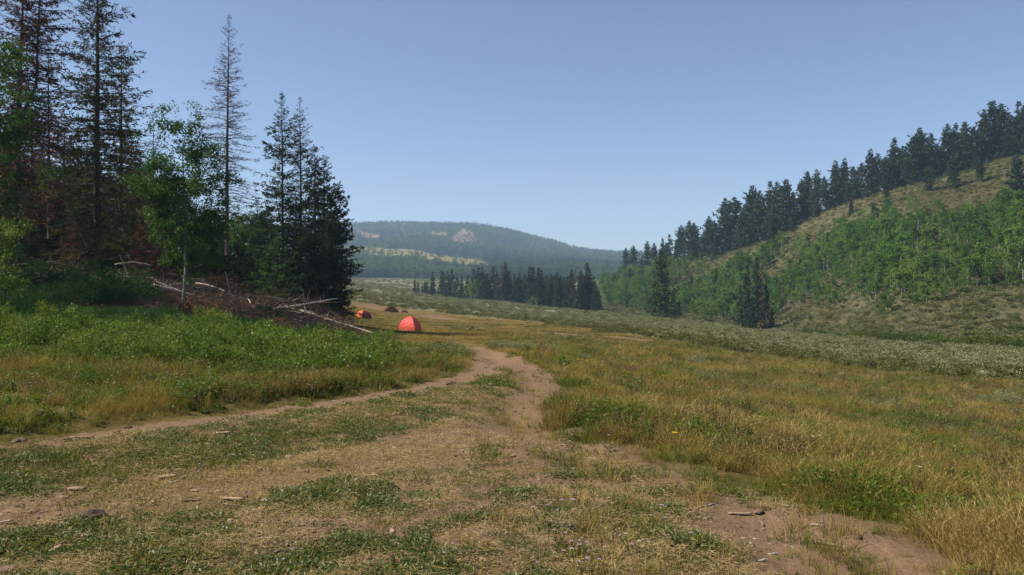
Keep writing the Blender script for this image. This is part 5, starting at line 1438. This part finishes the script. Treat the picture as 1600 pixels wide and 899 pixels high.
# ------------------------------------------------------------------ camp
def dome_tent(name, px_, d, W, D, H, rot, cols, label, vest=0.0):
    x, y = at(px_, d); z = ground_z(x, y)
    e = link(name, None); e.location = (x, y, z - .01); e.rotation_euler = (0, 0, rot); tag(e, label, 'tent', 'tents')
    corners = [0, math.pi / 2, math.pi, 3 * math.pi / 2]
    nt_, na = 12, 11
    def surf(a, t):
        """t 0 at the foot, 1 at the top; poles over the corners, cloth drawn in a little between them"""
        loc = (a % (math.pi / 2)) / (math.pi / 2)
        flat_ = math.cos(math.pi / 4) / math.cos((loc - .5) * math.pi / 2)     # straight foot between corners
        rr_ = flat_ * (1 - .045 * math.sin(math.pi * loc) * math.sin(math.pi * min(1, t * 1.1)))
        ang = t * math.pi / 2
        r_ = math.cos(ang) ** 1.14 * rr_
        return (W / 2 * 1.38 * r_ * math.cos(a), D / 2 * 1.38 * r_ * math.sin(a), .05 + H * math.sin(ang) ** .97)
    for k, a0 in enumerate(corners):
        mb = MB(); v = []
        for i in range(nt_ + 1):
            for j in range(na + 1):
                v.append(surf(a0 + math.pi / 2 * j / na * .9999, i / nt_))
        f = [(i * (na + 1) + j, i * (na + 1) + j + 1, (i + 1) * (na + 1) + j + 1, (i + 1) * (na + 1) + j) for i in range(nt_) for j in range(na)]
        mb.add(v, f)
        link('panel', mb.mesh('panel', [cols[k]], True), e)
        sv = MB(); pts = np.array([surf(a0 + .0001, t) for t in np.linspace(0, 1, 14)]) * 1.004
        sv.tube(pts, .022, 5, 0)
        link('pole_sleeve', sv.mesh('pole_sleeve', [cols[k]], True), e)
        # stake and tie at each corner
        c = np.array(surf(a0, 0)); o_ = c * [1.1, 1.1, 0]
        s2 = MB(); s2.tube(np.array([o_ + [0, 0, -.08], o_ * [1.01, 1.01, 1] + [0, 0, .07]]), .008, 4, 0)
        link('stake', s2.mesh('stake', ['tent_floor']), e)
        s3 = MB(); s3.tube(np.array([c + [0, 0, .02], o_ + [0, 0, .05]]), .006, 3, 0)
        link('guy_line', s3.mesh('guy_line', ['tent_floor']), e)
    fl = MB(); ring = [surf(a, 0) for a in np.linspace(0, 2 * math.pi, 24, endpoint=False)]
    v = [(q[0] * 1.01, q[1] * 1.01, .075) for q in ring] + [(q[0] * 1.01, q[1] * 1.01, -.03) for q in ring]
    fl.add(v, [(i, (i + 1) % 24, 24 + (i + 1) % 24, 24 + i) for i in range(24)])
    link('groundsheet', fl.mesh('groundsheet', ['tent_floor']), e)
    zp = MB(); a0 = 3.9
    zp.tube(np.array([surf(a0, t) for t in np.linspace(0, .75, 10)]) * 1.004, .008, 4, 0)
    link('zip', zp.mesh('zip', [cols[3]]), e)
    cp = MB(); cp.tube(np.array([(0, 0, .05 + H * .995), (0, 0, .05 + H * 1.02)]), [.09, .03], 8, 0)
    link('top_cap', cp.mesh('top_cap', [cols[0]]), e)
    return e
dome_tent('dome_tent', 640, 75, 1.72, 1.72, 1.3, R(-60), ['tent_red'] * 4, 'nearer coral red dome tent pitched on the open grass')
dome_tent('dome_tent', 567.5, 100, 2.1, 1.5, .92, R(-85), ['tent_maroon', 'tent_maroon', 'tent_orange', 'tent_orange'], 'farther low orange tent with maroon side, near the end of the wood')

def camp_bits():
    g = np.random.default_rng(77)
    # heap of cut brush
    mb = MB(); n = 1500
    az = g.uniform(0, 6.28, n); r = g.random(n) ** .6
    x = r * np.cos(az) * 1.35; y = r * np.sin(az) * .9
    z = 1.15 * np.clip(1 - r ** 1.6, 0, 1) * g.random(n) ** .5
    d = rdir(g, n) * [1, 1, .5]
    p = np.stack([x, y, z], 1)
    mb.prisms(p, p + d * .5, .02, .006, 3, 0, g.random(n))
    lf = MB(); c = p[g.integers(0, n, 2600)] + g.normal(0, .12, (2600, 3)); lf.leaves(c, rdir(g, 2600), rdir(g, 2600), .2, .06, 0, g.random(2600))
    x0, y0 = gp(611, 487.5)
    place([('branches', mb.mesh('branches', ['twig'])), ('foliage', lf.mesh('foliage', ['needle_dead']))], 'brush_pile', x0, y0, 'rounded heap of brown dead brush on the grass between the tents', 'brush pile')
    x0, y0 = gp(625, 488)
    place([('branches', mb.mesh('branches', ['twig']))], 'brush_pile', x0 + .9, y0 - .6, 'small grey heap of dead brush beside the rounded one', 'brush pile', h=.45, wid=.5)
    # fire ring
    x0, y0 = gp(738, 515)
    e = link('campfire_ring', None); e.location = (x0, y0, ground_z(x0, y0)); tag(e, 'small ring of fire stones with charred wood beside the track', 'fire ring')
    for k in range(9):
        a = k * .7; s = link('stone', rock_mesh(g, 'stone' if k % 3 else 'char', .7), e)
        s.location = (.55 * math.cos(a), .55 * math.sin(a), .06); s.scale = (.13, .15, .14)
    for k in range(4):
        m2 = MB(); a = k * 1.6; m2.tube(np.array([[.35 * math.cos(a), .35 * math.sin(a), .05], [-.1 * math.cos(a), -.1 * math.sin(a), .34]]), [.06, .05], 6, 0)
        link('charred_log', m2.mesh('charred_log', ['char']), e)
    # stones, wood chips, sticks of the foreground: px, py, length(m), width, kind
    rocks = [rock_mesh(g, 'stone', .45) for _ in range(5)]
    clods = [rock_mesh(g, 'clod', .7) for _ in range(4)]
    def chip(L, W, T):
        mb = MB(); n = 7
        t = np.linspace(-.5, .5, n)
        v = []
        for q in t:
            w_ = W * (1 - .5 * abs(q * 2) ** 3) * g.uniform(.85, 1.1)
            for sx, sz in ((-1, 0), (-.7, 1), (.7, 1), (1, 0)):
                v.append((q * L, sx * w_ / 2, sz * T * g.uniform(.75, 1.15) - T * .2))
        f = [(i * 4 + j, i * 4 + (j + 1) % 4, (i + 1) * 4 + (j + 1) % 4, (i + 1) * 4 + j) for i in range(n - 1) for j in range(4)]
        mb.add(v, np.array(f)); mb.f.append(np.array([[0, 3, 2, 1], [(n - 1) * 4 + k for k in range(4)]]) ); mb.m.append(np.zeros(2, int))
        return mb.mesh('wood_chip', ['wood'])
    bits = [('stone',53,799,.10,.07,0,'pale flat stone left of the dark clod in the trampled forbs'), ('chip',86,863,.14,.05,1.45,'thick bleached wood piece standing lengthwise in the forbs'), ('chip',99,825,.11,.05,1.2,'bleached wood flake below the dark clod'), ('chip',138,839,.11,.03,.9,'narrow bleached wood piece leaning right below the dark clod'), ('chip',97,850,.10,.04,.3,'bleached wood sliver above the thick piece'), ('chip',8,817,.12,.035,.5,'bleached stick at the picture edge'), ('chip',101,780,.08,.04,.25,'tan wood flake above the dark clod'), ('stone',64,721,.16,.09,0,'tan flat stone by the turf patch'), ('stone',222,766,.14,.08,0,'tan flat slab of earth in the trodden grass'), ('stone',200,764,.07,.05,.2,'small tan stone beside the flat slab'), ('chip',360,820,.08,.05,1.7,'bright wood chip upright in the low forbs'), ('chip',365,783,.22,.035,-.15,'grey stick end lying in the forbs'), ('chip',362,789,.2,.02,-.3,'thin pale stick under the grey stick end'), ('chip',297,787,.18,.025,.3,'thin brown stick left of the grey stick end'), ('chip',120,765,.18,.05,0,'cracked pale slab near the dry tuft'), ('chip',262,748,.2,.06,.1,'pale wood slab with dark end'), ('chip',350,682,.2,.05,.1,'flat wood slab on the track verge'), ('chip',370,714,.22,.05,.0,'tan bark piece on the turf strip'), ('chip',310,892,.24,.04,.3,'bark stick at the lower picture border'), ('chip',170,809,.1,.025,0,'small stick right of the dark clod'), ('stone',418,783,.13,.07,.0,'tan flat stone in the middle of the forb patch'), ('stone',452,714,.12,.10,.3,'reddish stone beside the turf'), ('stone',495,710,.06,.05,.3,'small tan stone right of the reddish one'), ('stone',546,714,.08,.05,.3,'flat tan stone below the green tuft'), ('stone',432,816,.05,.04,.3,'little pale pebble among forbs'), ('chip',128,670,.36,.04,0,'dark stick lying along the track'), ('stone',30,675,.20,.15,0,'dark rounded stone at the bank edge'), ('stone',235,660,.13,.08,0,'pale flat stone on the track'), ('stone',168,668,.10,.06,0,'small flat stone on the track'), ('stone',200,656,.13,.10,0,'brown stone near the bank foot'), ('stone',186,661,.08,.06,0,'little brown stone near the bank foot'), ('stone',705,592,.26,.2,0,'dark stone at the foot of the bank by the bend'), ('stone',768,602,.2,.14,0,'dark stone between the ruts'), ('chip',1105,771,.16,.035,-.25,'bright broken stick on the bare soil by the tall grass'), ('chip',1157,800,.22,.03,-.05,'dark stick on the bare soil'), ('chip',1297,842,.34,.03,-.65,'long bleached stick on the bare soil patch'), ('stone',1026,783,.10,.06,.2,'dark stone on the bare soil'), ('stone',1068,792,.11,.05,.1,'dark flat stone on the bare soil'), ('stone',950,756,.08,.06,.1,'reddish clod on the bare soil'), ('stone',980,742,.12,.06,.1,'tan clod under the tall dry grass'), ('stone',895,822,.34,.22,.1,'broad pale flat lump of dried mud'), ('stone',1380,892,.22,.14,.2,'pale crust of mud near the lower border'), ('stone',1185,800,.10,.08,.2,'small clod right of the dark stick'), ('stone',220,712,.09,.06,0,'brown clod on the turf strip'), ('stone',165,711,.14,.08,0,'dark clod on the turf strip'), ('stone',5,775,.12,.08,0,'brown stone at the picture edge'), ('stone',30,790,.10,.06,0,'small brown flake left of the pale flat stone'), ('stone',12,890,.12,.1,.2,'tan stone in the lower corner')]
    for kind, px_, py_, L, W, a, lab in bits:
        x, y = gp(px_, py_)
        L, W = L * .8, W * .8
        if kind == 'stone':
            dark = any(w_ in lab for w_ in ('dark', 'clod', 'brown'))
            me = clods[g.integers(0, 4)] if dark else rocks[g.integers(0, 5)]
            o = link('stone', me); o.location = (x, y, ground_z(x, y) + .006); o.scale = (L / 2, W / 2 * 1.3, W / 2 * (.8 if dark else .5)); o.rotation_euler = (0, 0, a + g.uniform(-.3, .3))
            tag(o, lab, 'stone', 'stones on the ground')
        else:
            o = link('wood_chip', chip(L, W, W * .5)); o.location = (x, y, ground_z(x, y) + W * .16 + .004); o.rotation_euler = (g.normal(0, .1), g.normal(0, .06), a); tag(o, lab, 'wood piece', 'wood pieces on the ground')
    x, y = gp(146, 812)
    place([('soil', rock_mesh(g, 'clod', .75, 'soil', 3)), ('roots', straw_mesh(g, 60, 1.0, .9, 'roots'))], 'dirt_clod', x, y, 'upturned dark sod of earth with dry roots in the trampled forbs', 'clod', h=.05, wid=.085, z=ground_z(x, y) + .015)
    # flowers
    def flower_plant(nst, hh, petal, npet, pr, seed, leafm='forb'):
        q = np.random.default_rng(seed)
        st, le, parts = MB(), MB(), []
        for k in range(nst):
            a = q.uniform(0, 6.28); r = q.uniform(0, .05)
            b = np.array([r * math.cos(a), r * math.sin(a), -.02]); tip = b + [q.normal(0, .05), q.normal(0, .05), hh * q.uniform(.55, 1.05)]
            st.prisms([b], [tip], .0025, .0018, 3, 0)
            m = 10; s_ = q.uniform(.05, .85, m)[:, None]; aa = q.uniform(0, 6.28, m)
            le.leaves(b + (tip - b) * s_, np.stack([np.cos(aa), np.sin(aa), q.uniform(.1, 1, m)], 1), np.tile([0, 0, 1.], (m, 1)) + rdir(q, m) * .3, .05 * q.uniform(.6, 1.3, m), .012, 0, q.random(m))
            f = MB(); pa = np.arange(npet) * 6.283 / npet
            nrm = np.array([q.normal(0, .35), q.normal(0, .35), 1.])
            f.leaves(np.tile(tip, (npet, 1)), np.stack([np.cos(pa), np.sin(pa), .25 + q.normal(0, .1, npet)], 1), np.tile(nrm, (npet, 1)), pr, pr * .42, 0, q.random(npet))
            f.prisms([tip - [0, 0, .006]], [tip + [0, 0, .006]], pr * .2, pr * .25, 6, 1)
            parts.append(('flower_head', f.mesh('flower_head', [petal, 'petal_yellow'])))
        return [('stem', st.mesh('stem', [leafm])), ('leaves', le.mesh('leaves', [leafm]))] + parts
    ast = [flower_plant(n_, .17, 'petal', 11, .016, 60 + n_) for n_ in (3, 5, 7)]
    wht = [flower_plant(n_, .24, 'petal_white', 9, .018, 80 + n_) for n_ in (3, 5)]
    yl = flower_plant(1, .34, 'petal_yellow', 6, .03, 99)
    spots = [(855,832,1,1.25,'lilac aster clump beside the broad lump of mud, upper heads tallest'), (862,850,0,1.0,'lilac aster just below the tallest clump'), (905,872,2,.9,'leafy lilac aster patch low in the foreground'), (910,899,1,.9,'lilac aster at the lower border under the leafy patch'), (1050,852,0,1.0,'bright lilac aster alone on the bare soil'), (1044,832,0,.9,'pale lilac aster above the bright lone one'), (688,884,0,.8,'lilac aster alone at the lower border, middle'), (831,892,0,.8,'lilac aster left of the leafy patch'), (438,892,0,.7,'lilac aster at the lower border beside the forbs'), (672,845,0,.6,'tiny lilac flower in trodden grass, middle'), (453,793,0,.6,'tiny lilac flower in the forb patch'), (428,829,0,.6,'tiny lilac flower low in the forb patch'), (860,712,1,.9,'pale lilac asters in a loose patch on the grassy verge'), (870,716,1,.8,'second pale lilac aster of the loose verge patch'), (757,697,1,.8,'pale lilac asters left on the grassy verge'), (960,705,0,.9,'single lilac aster in front of the tall dry grass'), (890,696,0,.8,'lilac aster at the edge of the tall dry grass'), (466,612,2,1.5,'lilac asters on the leafy clump at the road edge'), (480,614,2,1.3,'more lilac asters right on the leafy road edge clump'), (40,608,1,1.4,'violet flowers in the bank grass near the picture edge'), (38,620,1,1.2,'lower violet flowers in the bank grass near the edge'), (67,655,0,1.2,'violet flower at the foot of the bank'), (167,612,0,1.3,'pale flower in the bank grass, middle'), (28,757,0,.7,'tiny lilac flower in the forbs by the edge'), (134,729,0,.7,'tiny lilac flower below the turf strip'), (312,751,0,.7,'tiny lilac flower right of the mud slab'), (990,868,1,.8,'lilac asters between leafy patch and lone aster')]
    for px_, py_, k, s, lab in spots:
        x, y = gp(px_, py_); place(ast[k], 'aster_plant', x, y, lab, 'flower', 'lilac asters', h=s, wid=s, sink=0)
    for px_, py_, k, s, lab in ((1268,700,1,1.0,'flat white yarrow heads in the golden meadow, largest group'), (1280,698,1,.9,'white flowers right beside the largest yarrow group'), (1258,730,0,.9,'white flower below the yarrow group'), (1297,726,0,.9,'white flower low right of the yarrow group'), (1406,742,1,.8,'white flowers in the green patch of the meadow'), (1432,746,1,.8,'white flowers right in the green patch of the meadow'), (1495,703,0,1.0,'white flower alone in the open meadow'), (1530,772,0,.8,'white flower low in the meadow toward the edge'), (1590,764,1,1.0,'white yarrow at the picture edge'), (1576,750,0,.9,'white flower above the edge yarrow'), (1475,738,0,.8,'white flower right of the green patch'), (1590,818,0,.7,'small white flower low at the picture edge')):
        x, y = gp(px_, py_ + 14); place(wht[k], 'yarrow_plant', x, y, lab, 'flower', 'white meadow flowers', h=s * 1.15, wid=s * 1.2, sink=0)
    for px_, py_, s, lab in ((1053,722,1.0,'single bright yellow flower over the tall dry grass'), (1355,728,.7,'small yellow flower in the open meadow')):
        x, y = gp(px_, py_); place(yl, 'yellow_flower', x, y, lab, 'flower', 'yellow flowers', h=s, wid=s, sink=0)
camp_bits()

# ------------------------------------------------------------------ smoke haze in the valley
def haze():
    m, t, out = newmat('haze')
    v = nd(t, 'ShaderNodeVolumePrincipled')
    v.inputs['Color'].default_value = (.53, .73, .96, 1)
    v.inputs['Density'].default_value = .00023
    v.inputs['Density Attribute'].default_value = ''
    v.inputs['Anisotropy'].default_value = .2
    t.links.new(v.outputs[0], out.inputs['Volume'])
    m.cycles.homogeneous_volume = True
    M['haze'] = m
    x0, x1, y0, y1, z0, z1 = -5800, 5800, -40, 3700, -60, 262
    mb = MB()
    mb.add([(x0,y0,z0),(x1,y0,z0),(x1,y1,z0),(x0,y1,z0),(x0,y0,z1),(x1,y0,z1),(x1,y1,z1),(x0,y1,z1)], [(0,3,2,1),(4,5,6,7),(0,1,5,4),(1,2,6,5),(2,3,7,6),(3,0,4,7)])
    o = link('haze', mb.mesh('haze', ['haze'])); tag(o, kind='stuff')
haze()
